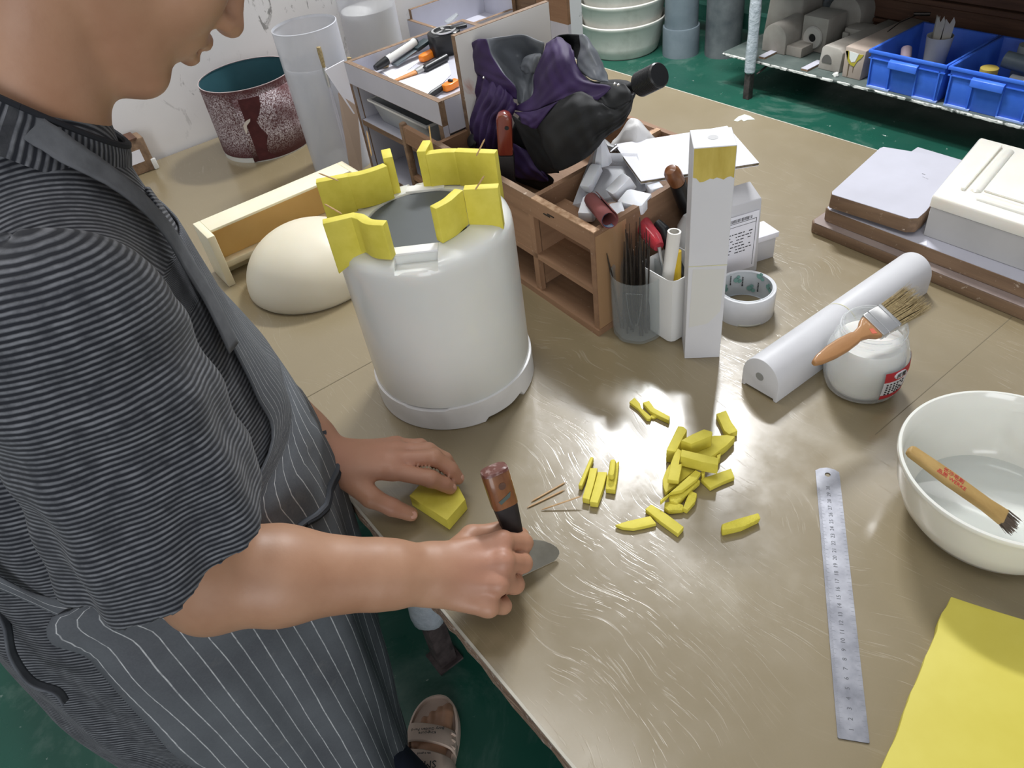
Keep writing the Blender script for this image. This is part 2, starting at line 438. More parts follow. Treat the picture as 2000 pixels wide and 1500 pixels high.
def clear(name, col, rough, mixf, tint=None, edge=.55):
    """thin clear plastic: mostly transparent with a glossy skin"""
    k = N(name); k.set(Base_Color=hexc(col), Roughness=rough)
    tr = k.n.new('ShaderNodeBsdfTransparent'); tr.inputs[0].default_value = hexc(tint or '#ffffff')
    fr = k.n.new('ShaderNodeLayerWeight'); fr.inputs[0].default_value = .35
    f = k.math('MINIMUM', k.math('ADD', k.math('MULTIPLY', fr.outputs['Facing'], edge), mixf), 1.)
    mx = k.n.new('ShaderNodeMixShader'); k.link(f, mx.inputs[0]); k.link(tr.outputs[0], mx.inputs[1]); k.link(k.b.outputs[0], mx.inputs[2])
    k.link(mx.outputs[0], k.out.inputs[0]); return k.m
M_CLEAR = clear('clear_acrylic', '#d4d8d8', .08, .05, '#f2f4f4', .30)
M_MILKY = clear('cloudy_plastic_tube', '#d3d5db', .2, .50)
M_MILKY2 = clear('translucent_white_plastic', '#e6e6e4', .25, .72)
M_TRAYC = clear('clear_film_tray', '#e2e4ea', .15, .28)
M_REDC = clear('clear_red_acrylic', '#c8505a', .1, .45, '#f0a0a8')

# ================================================================ setting
TZ = 0.78
struct('floor', G().box(-4.5, 4.5, -3, 5.6, -.05, 0), M_FLOOR)
struct('wall_left', G().box(-.13, -.012, -2.5, 1.62, 0, 3.1), M_WALL)
struct('wall_back', G().box(-4.5, 4.5, 5.0, 5.1, 0, 3.1), mat('dim_wall', '#4a4a48', .9, col2='#54534f', vs=3))

# ================================================================ workbench
bench = thing('workbench', 'large workbench with scratched glossy beige top and frayed board edges', 'workbench', (1.22, .62, 0))
build('tabletop', G().box(0, 2.44, 0, 1.235, .768, TZ), M_TABLE, bench)
def frayed(p0, p1, z0, z1, th, nrm, seed):
    """rough board edge: a strip with an uneven outer face"""
    rr = random.Random(seed); p0 = Vector(p0); p1 = Vector(p1); nrm = Vector(nrm); n = int((p1 - p0).length / .012); rings = []
    for i in range(n + 1):
        p = p0.lerp(p1, i / n); a = [rr.uniform(-.0015, .0015) for _ in range(5)]
        o = [p, p + nrm * (th + a[0]), p + nrm * (th + a[1] + .001), p + nrm * (th + a[2]), p]
        zz = [z1 - abs(a[3]), z1 - .001 - abs(a[3]), (z0 + z1) / 2, z0 + a[4], z0]
        rings.append([(q.x, q.y, z) for q, z in zip(o, zz)])
    return G().loft(rings)
build('core_board', G().box(.002, 2.438, .004, 1.231, .742, .7675), M_DARKPLY, bench)
build('front_edge', frayed((0, .003, 0), (2.44, .003, 0), .742, .7785, .004, (0, -1, 0), 3), M_EDGE, bench)
build('back_edge', frayed((0, 1.232, 0), (2.44, 1.232, 0), .742, .7785, .004, (0, 1, 0), 4), M_EDGE, bench)
M_LIP = mat('pale_edge_trim', '#b9b4a6', .35)
build('edge_lip', G().box(0, 2.44, -.0025, .0005, .7775, .7805), M_LIP, bench)
build('edge_lip', G().box(0, 2.44, 1.2345, 1.2375, .7775, .7805), M_LIP, bench)
build('plaster_stain', G().prism([(0.9856,1.1799),(0.9807,1.2013),(0.9837,1.2185),(0.9982,1.219),(1.0192,1.2112),(1.008,1.1991),(1.0054,1.1894),(0.9964,1.1927),(0.9958,1.1804)], .7801, .7806), mat('pale_plaster_stain', '#c9cfc2', .7), bench)
M_SEAM = mat('dark_seam', '#756a53', .6)
build('seam', G().box(1.112, 1.1138, 0, .28, .7795, .7803), M_SEAM, bench)
build('seam', G().box(1.7288, 1.7298, .56, 1.235, .7795, .7803), M_SEAM, bench)
for lx, ly in ((1.172, .094), (.08, .09), (2.36, .09), (1.172, 1.15), (.08, 1.15), (2.36, 1.15)):
    leg = build('leg', G().box(lx - .021, lx + .021, ly - .021, ly + .021, 0, .742), M_RUST, bench, bevel=.003)
    pr = [(.030, .165), (.034, .172)] + [(.0345 + .0018 * math.sin(q * 2.1), .172 + q * .03) for q in range(1, 18)] + [(.034, .71)]
    build('foam_wrap', G().lathe(pr, 20, (lx, ly, 0), sq=lambda a, z: 1 + .05 * math.cos(4 * a) + .02 * math.sin(3 * a + z * 30)), M_FOAM, leg)
    build('foot_plate', G().box(lx - .03, lx + .03, ly - .03, ly + .03, 0, .006), M_RUST, leg)

# ================================================================ storage rack at the back
rack = thing('storage_rack', 'steel storage rack with bubble wrapped posts and chipped grey lower shelf', 'rack', (.4, 3.0, 0))
for px, py in ((-.213, 2.806), (1.062, 2.80), (-.213, 3.36), (1.062, 3.36)):
    post = build('post', G().box(px - .016, px + .016, py - .016, py + .016, 0, 2.0), M_RUST, rack, bevel=.002)
    pr = [(.020, .121), (.0255, .128)] + [(.026 + .0014 * math.sin(q * 1.7 + px * 9), .128 + q * .045) for q in range(1, 34)] + [(.025, 1.66)]
    build('foam_wrap', G().lathe(pr, 18, (px, py, 0), sq=lambda a, z: 1 + .06 * math.cos(4 * a) + .03 * math.sin(3 * a + z * 23)), M_FOAM, post)
build('shelf_plate', G().box(-.405, 1.42, 2.838, 3.30, .156, .1675), M_SHELF, rack)
build('shelf_edge', frayed((-.405, 2.838, 0), (1.42, 2.838, 0), .156, .1672, .002, (0, -1, 0), 8), M_CHIP, rack)
build('cross_bar', G().box(-.213, 1.06, 2.93, 2.955, .128, .156), M_RUST, rack)
build('shelf_plate', G().box(-.405, 1.42, 2.79, 3.40, .66, .672), M_SHELF, rack)  # upper shelf out of view, added to shade the bins and moulds
build('brace', G().raw([(-.195, 2.83, .112), (-.195, 2.85, .112), (-.19, 3.0, .15), (-.19, 2.98, .156), (-.187, 2.83, .112), (-.187, 2.85, .112), (-.182, 3.0, .15), (-.182, 2.98, .156)],
      [(0, 1, 2, 3), (7, 6, 5, 4), (0, 4, 5, 1), (1, 5, 6, 2), (2, 6, 7, 3), (3, 7, 4, 0)]), M_RUST, rack)
build('rail', G().box(-1.9, -.2, 3.38, 3.43, .07, .15), M_GSTEEL, rack)
z = .17
for hh, off, sd in ((.075, 0, 1), (.02, .012, 2), (.085, .004, 3), (.025, .016, 4), (.09, .0, 5), (.09, .008, 6), (.11, .003, 7)):
    build('plank', G().box(-.17, 1.55, 3.335 - off, 3.372 - off, z, z + hh - .003), M_DARKPLY, rack, bevel=.003, seg=1); z += hh

# ---------------------------------------------------------------- floor-standing tubs, pipes, green post
M_TUBC = M_TUB
for k, (ha, lab) in enumerate(((0, 'lowest of three stacked scuffed round white tubs, dark scuffed foot on the green floor'),
                               (.106, 'middle one of the three stacked scuffed round white tubs'),
                               (.212, 'topmost scuffed round white tub, cut by the upper edge of the picture'))):
    pr = [(.02, .0), (.185, .0), (.197, .010), (.212, .06), (.2345, .160), (.2405, .168), (.2415, .178), (.238, .183), (.232, .178), (.224, .150), (.205, .06), (.185, .016), (.02, .014)]
    g = G().lathe(pr, 64, (-1.213 + .004 * k, 2.957, ha))
    solo('round_tub', g, M_TUBC, lab, 'tub', 'white tubs stacked on the floor')
pipe = thing('drain_pipe', 'upright grey plastic pipe with a wider socket end on the floor', 'pipe', (-.890, 3.080, 0))
build('socket', G().lathe([(.086, 0), (.098, 0), (.098, .142), (.0965, .147), (.088, .147), (.086, .13)], 40, (-.890, 3.080, 0), cap0=False, cap1=False), M_PVC, pipe)
build('pipe_body', G().lathe([(.082, .02), (.0885, .02), (.0885, 1.3), (.082, 1.3)], 40, (-.890, 3.080, 0), cap0=False, cap1=False), M_PVC, pipe)
solo('dusty_pipe', G().lathe([(.08, 0), (.095, 0), (.095, 1.1), (.08, 1.1)], 36, (-.70, 3.20, 0), cap0=False, cap1=False), M_PVCD,
     'dark dusty upright pipe in the shade behind the grey pipe', 'pipe')
gp = thing('green_rack_frame', 'dark green steel upright standing left of the stacked tubs', 'rack', (-1.52, 2.80, 0))
build('upright', G().box(-1.55, -1.49, 2.76, 2.80, 0, 1.9), M_GSTEEL, gp, bevel=.004)
build('upright', G().box(-1.55, -1.49, 3.40, 3.44, 0, 1.9), M_GSTEEL, gp, bevel=.004)
build('foot_plate', G().box(-1.57, -1.47, 2.74, 2.82, 0, .008), M_GSTEEL, gp)
build('side_rail', G().box(-1.535, -1.505, 2.80, 3.40, .30, .34), M_GSTEEL, gp)

# ---------------------------------------------------------------- plaster moulds on the shelf
SZ = .1678
def arch_block(x0, x1, y0, y1, h, sh=0.):
    cx, r = (x0 + x1) / 2, (x1 - x0) / 2
    prof = [(x0, 0), (x1, 0), (x1, h - r)] + [(cx + r * math.cos(math.radians(t)), h - r + r * math.sin(math.radians(t))) for t in range(12, 180, 12)] + [(x0, h - r)]
    rings = [[(px + sh * (yy - y0), yy, SZ + pz) for px, pz in prof] for yy in (y0, y1)]
    return G().loft(rings)
MG = 'plaster moulds on the rack shelf'
t = thing('arched_mould', 'small arched plaster mould with a flange, nearest the wrapped post', 'mould', (-.205, 3.02, SZ), MG)
build('arch_body', arch_block(-.270, -.142, 2.955, 3.13, .128), M_PLASTER, t, bevel=.004)
build('flange', G().box(-.142, -.060, 2.965, 3.12, SZ, SZ + .042), M_PLASTER, t, bevel=.003)
build('flange', G().box(-.292, -.270, 2.985, 3.10, SZ, SZ + .035), M_PLASTER, t, bevel=.003)
def ngon_mould(poly, z1, tp): return G().prism(poly, SZ, z1, taper=tp)
solo('tapered_mould', ngon_mould([(-.38, 3.10), (-.20, 3.14), (-.18, 3.29), (-.35, 3.27)], SZ + .20, .86), M_PLASTER, 'tall tapered plaster block behind the small arched mould', 'mould', MG, bevel=.008)
solo('round_mould', G().lathe([(.075, 0), (.078, .01), (.07, .2), (.076, .205), (.076, .25), (.05, .25)], 32, (-.32, 3.37, SZ)).xf(Matrix.Identity(4)), M_PLASTER, 'round lipped plaster mould at the back left of the shelf', 'mould', MG)
t = thing('ringed_mould', 'square plaster mould with a round ring and dark hole on its front', 'mould', (-.075, 3.12, SZ), MG)
build('block', G().box(-.135, -.005, 3.06, 3.20, SZ, SZ + .150), M_PLASTER, t, bevel=.004)
rg = Matrix.Translation((-.072, 3.06, SZ + .062)) @ Matrix.Rotation(math.radians(90), 4, 'X')
build('ring', G().lathe([(.018, 0), (.048, 0), (.050, .004), (.046, .010), (.02, .012), (.017, .006)], 36, cap0=False, cap1=False, M=rg), mat('pale_plaster_ring', '#b5b2ac', .6), t)
build('bore', G().lathe([(.0172, .0), (.0172, .007)], 24, M=rg), M_BLACK, t)
solo('half_round_mould', arch_block(-.12, .05, 3.22, 3.36, .205), M_PLASTER, 'large half round plaster mould behind the ringed mould', 'mould', MG, bevel=.006)
solo('small_stepped_mould', G().box(.03, .12, 3.14, 3.24, SZ, SZ + .10).box(.03, .06, 3.125, 3.14, SZ + .03, SZ + .085), M_PLASTER, 'little stepped plaster piece right of the ringed mould', 'mould', MG, bevel=.004)
t = thing('beam_mould', 'long plaster beam with a dark notched end, left of the yellow stained box', 'mould', (.12, 3.1, SZ), MG)
prof = [(.072, 0), (.178, 0), (.183, .085), (.165, .100), (.095, .105), (.080, .092)]
build('beam', G().loft([[(x_ + .10 * (yy - 2.905), yy, SZ + zz) for x_, zz in prof] for yy in (2.905, 3.31)]), M_PLASTER, t, bevel=.004)
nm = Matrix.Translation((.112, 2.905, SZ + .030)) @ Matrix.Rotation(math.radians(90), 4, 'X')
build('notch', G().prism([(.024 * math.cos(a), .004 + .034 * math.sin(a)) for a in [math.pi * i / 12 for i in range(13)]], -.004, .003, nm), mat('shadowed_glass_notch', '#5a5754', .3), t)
t = thing('stained_plaster_box', 'long dusty plaster box with dried yellow paint on its front end', 'mould', (.25, 3.1, SZ), MG)
build('box_body', G().loft([[(x_ + .04 * (yy - 2.885), yy, SZ + zz) for x_, zz in ((.206, 0), (.292, 0), (.298, .122), (.203, .126))] for yy in (2.885, 3.32)]), mat('dusty_pinkish_plaster', '#aa9c91', .8, col2='#9d8f84', vs=12), t, bevel=.004)
m_ = Matrix.Translation((.25, 2.885, SZ)) @ Matrix.Rotation(math.radians(90), 4, 'X')
build('paint_stain', G().prism([(-.043, .108), (-.031, .110), (-.028, .07), (-.012, .055), (.006, .052), (.016, .075), (.034, .094), (.040, .106), (.020, .104), (.008, .068), (-.010, .064), (-.022, .078), (-.028, .108)], .0, .002, m_), mat('dried_yellow_paint', '#a69a35', .5), t)
build('drip', G().prism([(-.022, .058), (-.016, .058), (-.017, .012), (-.020, .004)], 0, .0015, m_).prism([(.0, .054), (.005, .054), (.004, .025)], 0, .0015, m_), mat('brown_drip', '#5d4f3c', .5), t)
build('glaze', G().prism([(-.026, .110), (.018, .106), (.006, .072), (-.010, .067), (-.021, .080)], 0, .0012, m_), M_WPLAS, t)
t = thing('bent_wire', 'bent wire with a small bar lying on top of the dusty plaster box', 'wire', (.27, 3.2, SZ + .13))
build('wire', G().tube([(.255, 3.10, SZ + .131), (.262, 3.17, SZ + .150), (.285, 3.25, SZ + .160), (.31, 3.27, SZ + .160)], .0022, 6), M_DSTEEL, t)
build('cross_bar', G().tube([(.275, 3.25, SZ + .165), (.335, 3.272, SZ + .168)], .008, 8), M_DSTEEL, t)
for (x0, y0, lab) in ((-.206, 2.868, 'white laminate offcut strip beside the wrapped post'), (.038, 2.850, 'white laminate offcut strip in front of the plaster beam')):
    t = thing('laminate_strip', lab, 'strip', (x0, y0, SZ), 'laminate strips on the shelf')
    build('strip_core', G().box(x0 - .012, x0 + .022, y0, y0 + .115, SZ, SZ + .008), M_RAW, t)
    build('white_face', G().box(x0 - .012, x0 + .022, y0, y0 + .115, SZ + .008, SZ + .010), M_LAM, t)

# ---------------------------------------------------------------- blue bins
def make_bin(x0, lab):
    W, D, H = .312, .375, .150; y0 = 2.845
    t = thing('storage_bin', lab, 'bin', (x0 + W / 2, y0 + D / 2, SZ), 'blue bins on the rack')
    g = G(); bx, wl = .010, .004
    out0 = [(x0 + bx, y0 + bx), (x0 + W - bx, y0 + bx), (x0 + W - bx, y0 + D - bx), (x0 + bx, y0 + D - bx)]
    out1 = [(x0, y0), (x0 + W, y0), (x0 + W, y0 + D), (x0, y0 + D)]
    def ins(p, d): cx, cy = x0 + W / 2, y0 + D / 2; return [(q[0] + (d if q[0] < cx else -d), q[1] + (d if q[1] < cy else -d)) for q in p]
    R = [[(p[0], p[1], z_) for p in pl] for pl, z_ in ((out0, SZ), (out1, SZ + H), (ins(out1, wl), SZ + H), (ins(out0, wl), SZ + wl))]
    g.loft(R, caps=True); build('bin_body', g, M_BLUE, t, bevel=.0025)
    build('rim', G().loft([[(p[0], p[1], z_) for p in pl] for pl, z_ in ((ins(out1, -.007), SZ + H - .012), (ins(out1, -.007), SZ + H + .001), (ins(out1, .002), SZ + H + .001), (ins(out1, .0), SZ + H - .012), (ins(out1, -.007), SZ + H - .012))], caps=False), M_BLUE, t, bevel=.0015)
    build('rib', G().box(x0 - .003, x0 + W + .003, y0 - .004, y0 + .006, SZ + H - .034, SZ + H - .030), M_BLUE, t)
    for fx in (.03, .30, .66, .94):
        xx = x0 + W * fx
        build('rib', G().raw([(xx - .003, y0 + .012, SZ + .004), (xx + .003, y0 + .012, SZ + .004), (xx + .003, y0 + .004, SZ + .004), (xx - .003, y0 + .004, SZ + .004),
                              (xx - .003, y0 + .006, SZ + H - .03), (xx + .003, y0 + .006, SZ + H - .03), (xx + .003, y0 - .004, SZ + H - .03), (xx - .003, y0 - .004, SZ + H - .03)],
              [(0, 1, 2, 3), (4, 5, 6, 7), (0, 1, 5, 4), (1, 2, 6, 5), (2, 3, 7, 6), (3, 0, 4, 7)]), M_BLUE, t)
    cx = x0 + W * .48
    build('handle_flap', G().loft([[(xx, yy, SZ + zz) for yy, zz in ((y0 - .002, H - .020), (y0 - .016, H - .026), (y0 - .018, H - .052), (y0 - .014, H - .054), (y0 - .002, H - .040))] for xx in (cx - .060, cx + .060)]), M_BLUE, t, bevel=.002)
    build('base_rim', G().box(x0 + .006, x0 + .105, y0 + .002, y0 + .014, SZ + .0005, SZ + .007).box(x0 + .205, x0 + W - .006, y0 + .002, y0 + .014, SZ + .0005, SZ + .007), mat('scuffed_blue_edge', '#8fa5d8', .6), t)
    return t
make_bin(.341, 'blue plastic bin holding a white cup of paper scraps, left of two')
make_bin(.671, 'blue plastic bin full of grey pipe offcuts, right of two')
BZ = SZ + .0045
# contents of the left bin
t = thing('white_cup', 'white plastic cup stuffed with torn card inside the left blue bin', 'cup', (.50, 3.06, BZ))
build('cup_body', G().lathe([(.036, 0), (.050, .165), (.048, .165), (.034, .004)], 36, (.50, 3.06, BZ), cap1=False), mat('grey_white_plastic', '#a3a5a6', .5), t)
for a, b, h, sd in ((-.03, .01, .235, 1), (-.004, -.02, .245, 2), (.012, .02, .225, 3), (.026, -.008, .24, 4)):
    rr = random.Random(sd); c_ = Vector((.50 + a, 3.06 + b, BZ))
    pl = [(-.012, .02), (.010, .02), (.022, h - .02), (.012, h), (.002, h - .025), (-.016, h - .004)]
    mm = frame(c_, (math.cos(sd * 1.1) * .8, math.sin(sd * 1.1) * .6, 0), z=(math.sin(sd), -1, .1)); mm = Matrix.Translation(c_) @ Matrix.Rotation(sd * .5 - 1.2, 4, 'Z') @ Matrix.Rotation(math.radians(90), 4, 'X')
    solo('card_scrap', G().prism(pl, 0, .0015, mm), M_PLASTER, ['torn card strip leaning left in the cup in the blue bin', 'tallest torn card strip in the cup in the blue bin', 'shortest torn card strip at the back of the cup', 'notched card strip on the right of the cup'][sd - 1], 'card', 'torn card in the cup')
solo('pink_roll', G().tube([(.395, 3.02, BZ + .105), (.455, 2.93, BZ + .045)], .021, 16), mat('faded_pink_roll', '#b7a3ad', .5), 'pale pink roll leaning in the left corner of the left blue bin', 'roll')
t = thing('small_glass', 'dim grey round glass standing in front of the cup in the left bin', 'glass', (.50, 2.965, BZ))
build('glass_body', G().lathe([(.024, 0), (.032, .09), (.030, .09), (.022, .004)], 24, (.50, 2.955, BZ), cap1=False), mat('cloudy_grey_glass', '#7c8082', .2), t)
solo('grey_offcut', G().lathe([(.03, 0), (.03, .06), (.024, .06), (.024, .004)], 20, (.595, 3.08, BZ), cap1=False), M_PVCD, 'short grey pipe offcut behind the right edge of the left bin', 'offcut')
solo('grey_offcut', G().lathe([(.026, 0), (.026, .045), (.02, .045), (.02, .004)], 20, (.56, 2.98, BZ), cap1=False), M_PVC, 'low grey ring offcut at the front of the left bin', 'offcut')
# contents of the right bin
solo('pipe_offcut', G().lathe([(.03, 0), (.036, .0), (.036, .155), (.03, .155)], 28, (.80, 3.155, BZ), cap0=False), mat('pale_grey_offcut', '#8f938f', .6), 'pale upright cylinder at the back of the right blue bin', 'offcut', 'pipe offcuts in the right bin')
solo('ochre_cylinder', G().lathe([(.030, 0), (.031, .145), (.028, .147)], 28, (.785, 2.90, BZ)), mat('ochre_resin', '#9c8a45', .4), 'ochre resin cylinder at the front of the right blue bin', 'offcut')
def lying(p0, p1, r, m, lab): solo('pipe_offcut', G().tube([p0, p1], r, 18), m, lab, 'offcut', 'pipe offcuts in the right bin')
lying((.765, 3.06, BZ + .125), (.945, 3.07, BZ + .105), .030, M_PVC, 'thick grey pipe lying across the right bin')
lying((.83, 2.995, BZ + .075), (.95, 3.0, BZ + .070), .026, mat('shiny_grey_pipe', '#84878c', .25), 'shiny grey tube lying behind the ochre cylinder')
lying((.85, 2.875, BZ + .045), (.87, 2.95, BZ + .045), .036, M_PVCD, 'dark round pipe end at the front of the right bin')
solo('white_cone', G().lathe([(.040, 0), (.037, .08), (.02, .12)], 24, (.925, 2.915, BZ)), M_PLASTER, 'pale rounded plaster cap in the right corner of the right bin', 'offcut')
solo('plaster_crumb', G().lathe([(.010, 0), (.014, .006), (.009, .014), (.003, .017)], 7, (.185, 2.873, SZ)).jitter(.002, 5, SZ), M_WPLAS, 'white plaster crumb on the shelf before the stained box', 'crumb')

# ================================================================ back left of the bench
# cardboard box at the wall
t = thing('wooden_box', 'small worn brown box with a white label by the wall behind the collar', 'box', (.03, .10, TZ))
build('box_body', G().box(.003, .052, .045, .155, TZ, TZ + .083), M_RAW, t, bevel=.004)
build('label', G().box(.0525, .0532, .075, .135, TZ + .028, TZ + .058), M_PAPER, t)
build('lid_edge', G().box(.004, .056, .04, .14, TZ + .083, TZ + .087), M_DARKPLY, t)
build('glue_drip', G().box(.050, .056, .148, .160, TZ, TZ + .028), M_WPLAS, t, bevel=.003)
# sandpaper drum
t = thing('sandpaper_drum', 'upright drum rolled from worn dark red sandpaper, teal inside', 'drum', (.152, .415, TZ))
cx, cy = .152, .415
build('sandpaper', G().lathe([(.1112, TZ + .012), (.1128, TZ + .012), (.1128, .950), (.1112, .950)], 96, (cx, cy, 0), cap0=False, cap1=False), M_SAND, t)
ov = [(cx + .1134 * math.cos(math.radians(34 - i * 4)), cy + .1134 * math.sin(math.radians(34 - i * 4))) for i in range(0, 18)]
ov += [(ov[-1][0] - .003, ov[-1][1] - .0065), (ov[-1][0] - .004, ov[-1][1] - .0150)]
build('overlap_flap', G().loft([[(x_, y_, z_) for x_, y_ in ov] for z_ in (TZ + .003, TZ + .06, .88, .934)], caps=False, closed=False), M_SAND, t, ang=60, solid=.0014, soff=0)
M_BARE = mat('bare_red_backing', '#542325', .7, col2='#46191c', vs=60)
def bare(a0, a1, f):
    rows = []
    for i in range(9):
        z_ = TZ + .004 + (.932 - TZ - .004) * i / 8; w_ = f(i)
        rows.append([(cx + .1147 * math.cos(math.radians(a0 + (a1 - a0) * w_ * j / 4)), cy + .1147 * math.sin(math.radians(a0 + (a1 - a0) * w_ * j / 4)), z_) for j in range(5)])
    return G().grid(rows)
build('bare_edge', bare(-35.5, -11, lambda i: (.9, .55, .62, .8, .62, .5, .78, .95, 1.)[i]), M_BARE, t)
build('rim_edge', G().lathe([(.1110, .9500), (.1130, .9500), (.1130, .9512), (.1110, .9512)], 72, (cx, cy, 0), cap0=False, cap1=False), mat('pale_paper_edge', '#b3a4a4', .8), t)
build('teal_lining', G().lathe([(.1095, TZ + .012), (.1108, TZ + .012), (.1108, .9495), (.1095, .9495)], 72, (cx, cy, 0), cap0=False, cap1=False), mat('teal_paper_backing', '#2c535c', .6, col2='#35606a', vs=9), t)
build('base_ring', G().lathe([(.100, TZ), (.113, TZ), (.113, TZ + .011), (.100, TZ + .011)], 64, (cx, cy, 0), cap0=False, cap1=False), M_WPLAS, t)
tear = [(.0, .0), (.006, .004), (.010, .02), (.022, .03), (.024, .036), (.013, .032), (.004, .024), (-.004, .01)]
tm = frame((cx + .1166 * math.cos(math.radians(-40)), cy + .1166 * math.sin(math.radians(-40)), .852), (math.cos(math.radians(50)), math.sin(math.radians(50)), 0), z=(math.cos(math.radians(-40)), math.sin(math.radians(-40)), 0))
build('torn_edge', G().prism(tear, 0, .0012, tm), mat('torn_paper', '#d9cfc6', .8), t)
# clear tubes
t = thing('clear_tube', 'tall cloudy clear plastic tube between sandpaper drum and tool tray', 'tube', (.423, .484, TZ))
build('tube_wall', G().lathe([(.0655, TZ + .003), (.068, TZ), (.068, 1.086), (.0662, 1.087), (.0655, 1.082)], 64, (.423, .484, 0), cap0=False, cap1=False), M_MILKY, t)
build('tube_base', G().lathe([(.001, TZ + .0002), (.067, TZ + .0002), (.067, TZ + .006), (.001, TZ + .006)], 48, (.423, .484, 0)), M_MILKY2, t)
build('inner_sleeve', G().lathe([(.0632, TZ + .007), (.0645, TZ + .007), (.0645, 1.012), (.0632, 1.012)], 64, (.423, .484, 0), cap0=False, cap1=False), M_MILKY, t)
t = thing('cloudy_tube', 'second cloudy plastic tube standing against the wall behind the tool tray', 'tube', (.085, .80, TZ))
build('tube_wall', G().lathe([(.071, TZ), (.074, TZ), (.074, 1.10), (.071, 1.10)], 56, (.085, .80, 0), cap0=False, cap1=False), M_MILKY, t)
build('inner_sleeve', G().lathe([(.067, TZ), (.069, TZ), (.069, .985), (.067, .985)], 56, (.085, .80, 0), cap0=False, cap1=True), M_MILKY2, t)
# brushes and folded paper between the tube and the tray
def small_brush(p0, p1, lab):
    p0, p1 = Vector(p0), Vector(p1); d = (p1 - p0).normalized(); L = (p1 - p0).length
    t = thing('thin_brush', lab, 'brush', tuple(p0), 'thin brushes behind the clear tube')
    build('handle', G().tube([p0, p0.lerp(p1, .4), p0.lerp(p1, .72)], [.0028, .004, .003], 8), M_LAM, t)
    build('ferrule', G().tube([p0.lerp(p1, .72), p0.lerp(p1, .86)], [.0036, .0055], 10), M_CHROME, t)
    build('bristles', G().tube([p0.lerp(p1, .86), p0.lerp(p1, .95), p1], [.0055, .0075, .0068], 10, flat=(1, .6)), M_BRISTLE, t)
small_brush((.516, .462, TZ), (0.499,0.471,1.0593), 'thin stiff bristle brush showing beside the clear tube')
small_brush((.520, .478, TZ), (0.515,0.5238,1.0261), 'second thin bristle brush at the tray corner behind white paper')
pp = [(0.508,0.4663,1.0156), (0.52,0.5087,1.0255), (0.53,0.5087,0.916), (0.528,0.4946,0.9204)]
solo('folded_paper', G().raw(pp + [(p[0] - .004, p[1] + .002, p[2]) for p in pp], [(0, 1, 2, 3), (7, 6, 5, 4), (0, 4, 5, 1), (1, 5, 6, 2), (2, 6, 7, 3), (3, 7, 4, 0)]), M_PAPER, 'crumpled white paper wedge stuck between the clear tube and the tool tray', 'paper')
pq = [(0.516,0.4781,0.9671), (0.53,0.506,0.9326), (.534, .474, TZ), (.520, .452, TZ)]
solo('cardboard_slip', G().raw(pq + [(p[0] - .003, p[1] + .003, p[2]) for p in pq], [(0, 1, 2, 3), (7, 6, 5, 4), (0, 4, 5, 1), (1, 5, 6, 2), (2, 6, 7, 3), (3, 7, 4, 0)]), mat('tan_card', '#b5a090', .7), 'tan card slip upright against the left edge of the tool tray', 'card')

# ---------------------------------------------------------------- white two-tier tool tray
WX0, WX1, WY0, WY1, WZ = .535, .884, .501, .80, 1.028
tr = thing('tool_tray', 'white laminate two tier tool tray with frayed brown edges', 'organiser', ((WX0 + WX1) / 2, (WY0 + WY1) / 2, TZ))
def board(name, x0, x1, y0, y1, z0, z1, parent, thin):
    """laminate board: white faces, brown edges on the four sides away from the thin axis"""
    b = build(name, G().box(x0, x1, y0, y1, z0, z1), M_RAW, parent)
    e = .0006; g = G()
    if thin == 'y': g.box(x0 + .001, x1 - .001, y0 - e, y0, z0 + .001, z1 - .001).box(x0 + .001, x1 - .001, y1, y1 + e, z0 + .001, z1 - .001)
    elif thin == 'x': g.box(x0 - e, x0, y0 + .001, y1 - .001, z0 + .001, z1 - .001).box(x1, x1 + e, y0 + .001, y1 - .001, z0 + .001, z1 - .001)
    else: g.box(x0 + .001, x1 - .001, y0 + .001, y1 - .001, z1, z1 + e).box(x0 + .001, x1 - .001, y0 + .001, y1 - .001, z0 - e, z0)
    build('laminate_face', g, M_LAM, b); return b
th = .011
board('front_panel', WX0, WX1, WY0, WY0 + th, .984, WZ, tr, 'y')
board('back_panel', WX0, WX1, WY1 - th, WY1, TZ, WZ, tr, 'y')
board('left_panel', WX0, WX0 + th, WY0 + th, WY1 - th, TZ, WZ, tr, 'x')
board('right_panel', WX1 - th, WX1, WY0 + th, WY1 - th, .966, WZ, tr, 'x')
board('right_panel', WX1 - th, WX1, WY0 + .002, WY1 - th, TZ + .1, .956, tr, 'x')
board('front_post', WX1 - .013, WX1, WY0 - .001, WY0 + .012, TZ, .984, tr, 'x')
board('front_post', WX0, WX0 + .009, WY0, WY0 + th, TZ, .984, tr, 'x')
board('tray_floor', WX0 + th, WX1 - th, WY0 + th, WY1 - th, .988, .996, tr, 'z')
board('shelf', WX0 + th, WX1 - .013, WY0 + .002, WY1 - th, .898, .909, tr, 'z')
board('base_shelf', WX0 + th, WX1 - .013, WY0 + .002, WY1 - th, TZ + .006, TZ + .016, tr, 'z')
board('divider', .70, .709, WY0 + .07, WY1 - th, TZ + .016, .898, tr, 'x')
t = thing('plastic_tub', 'clear shallow plastic container inside the tool tray shelf', 'container', (.68, .60, .909))
build('tub_body', G().loft([[(x_, y_, z_) for x_, y_ in ((.585 + d, .515 + d), (.80 - d, .515 + d), (.80 - d, .70 - d), (.585 + d, .70 - d))] for d, z_ in ((.012, .9097), (0, .958), (.003, .958), (.014, .912))]), clear('dull_clear_tub', '#b4b8ba', .2, .55), t, bevel=.003)
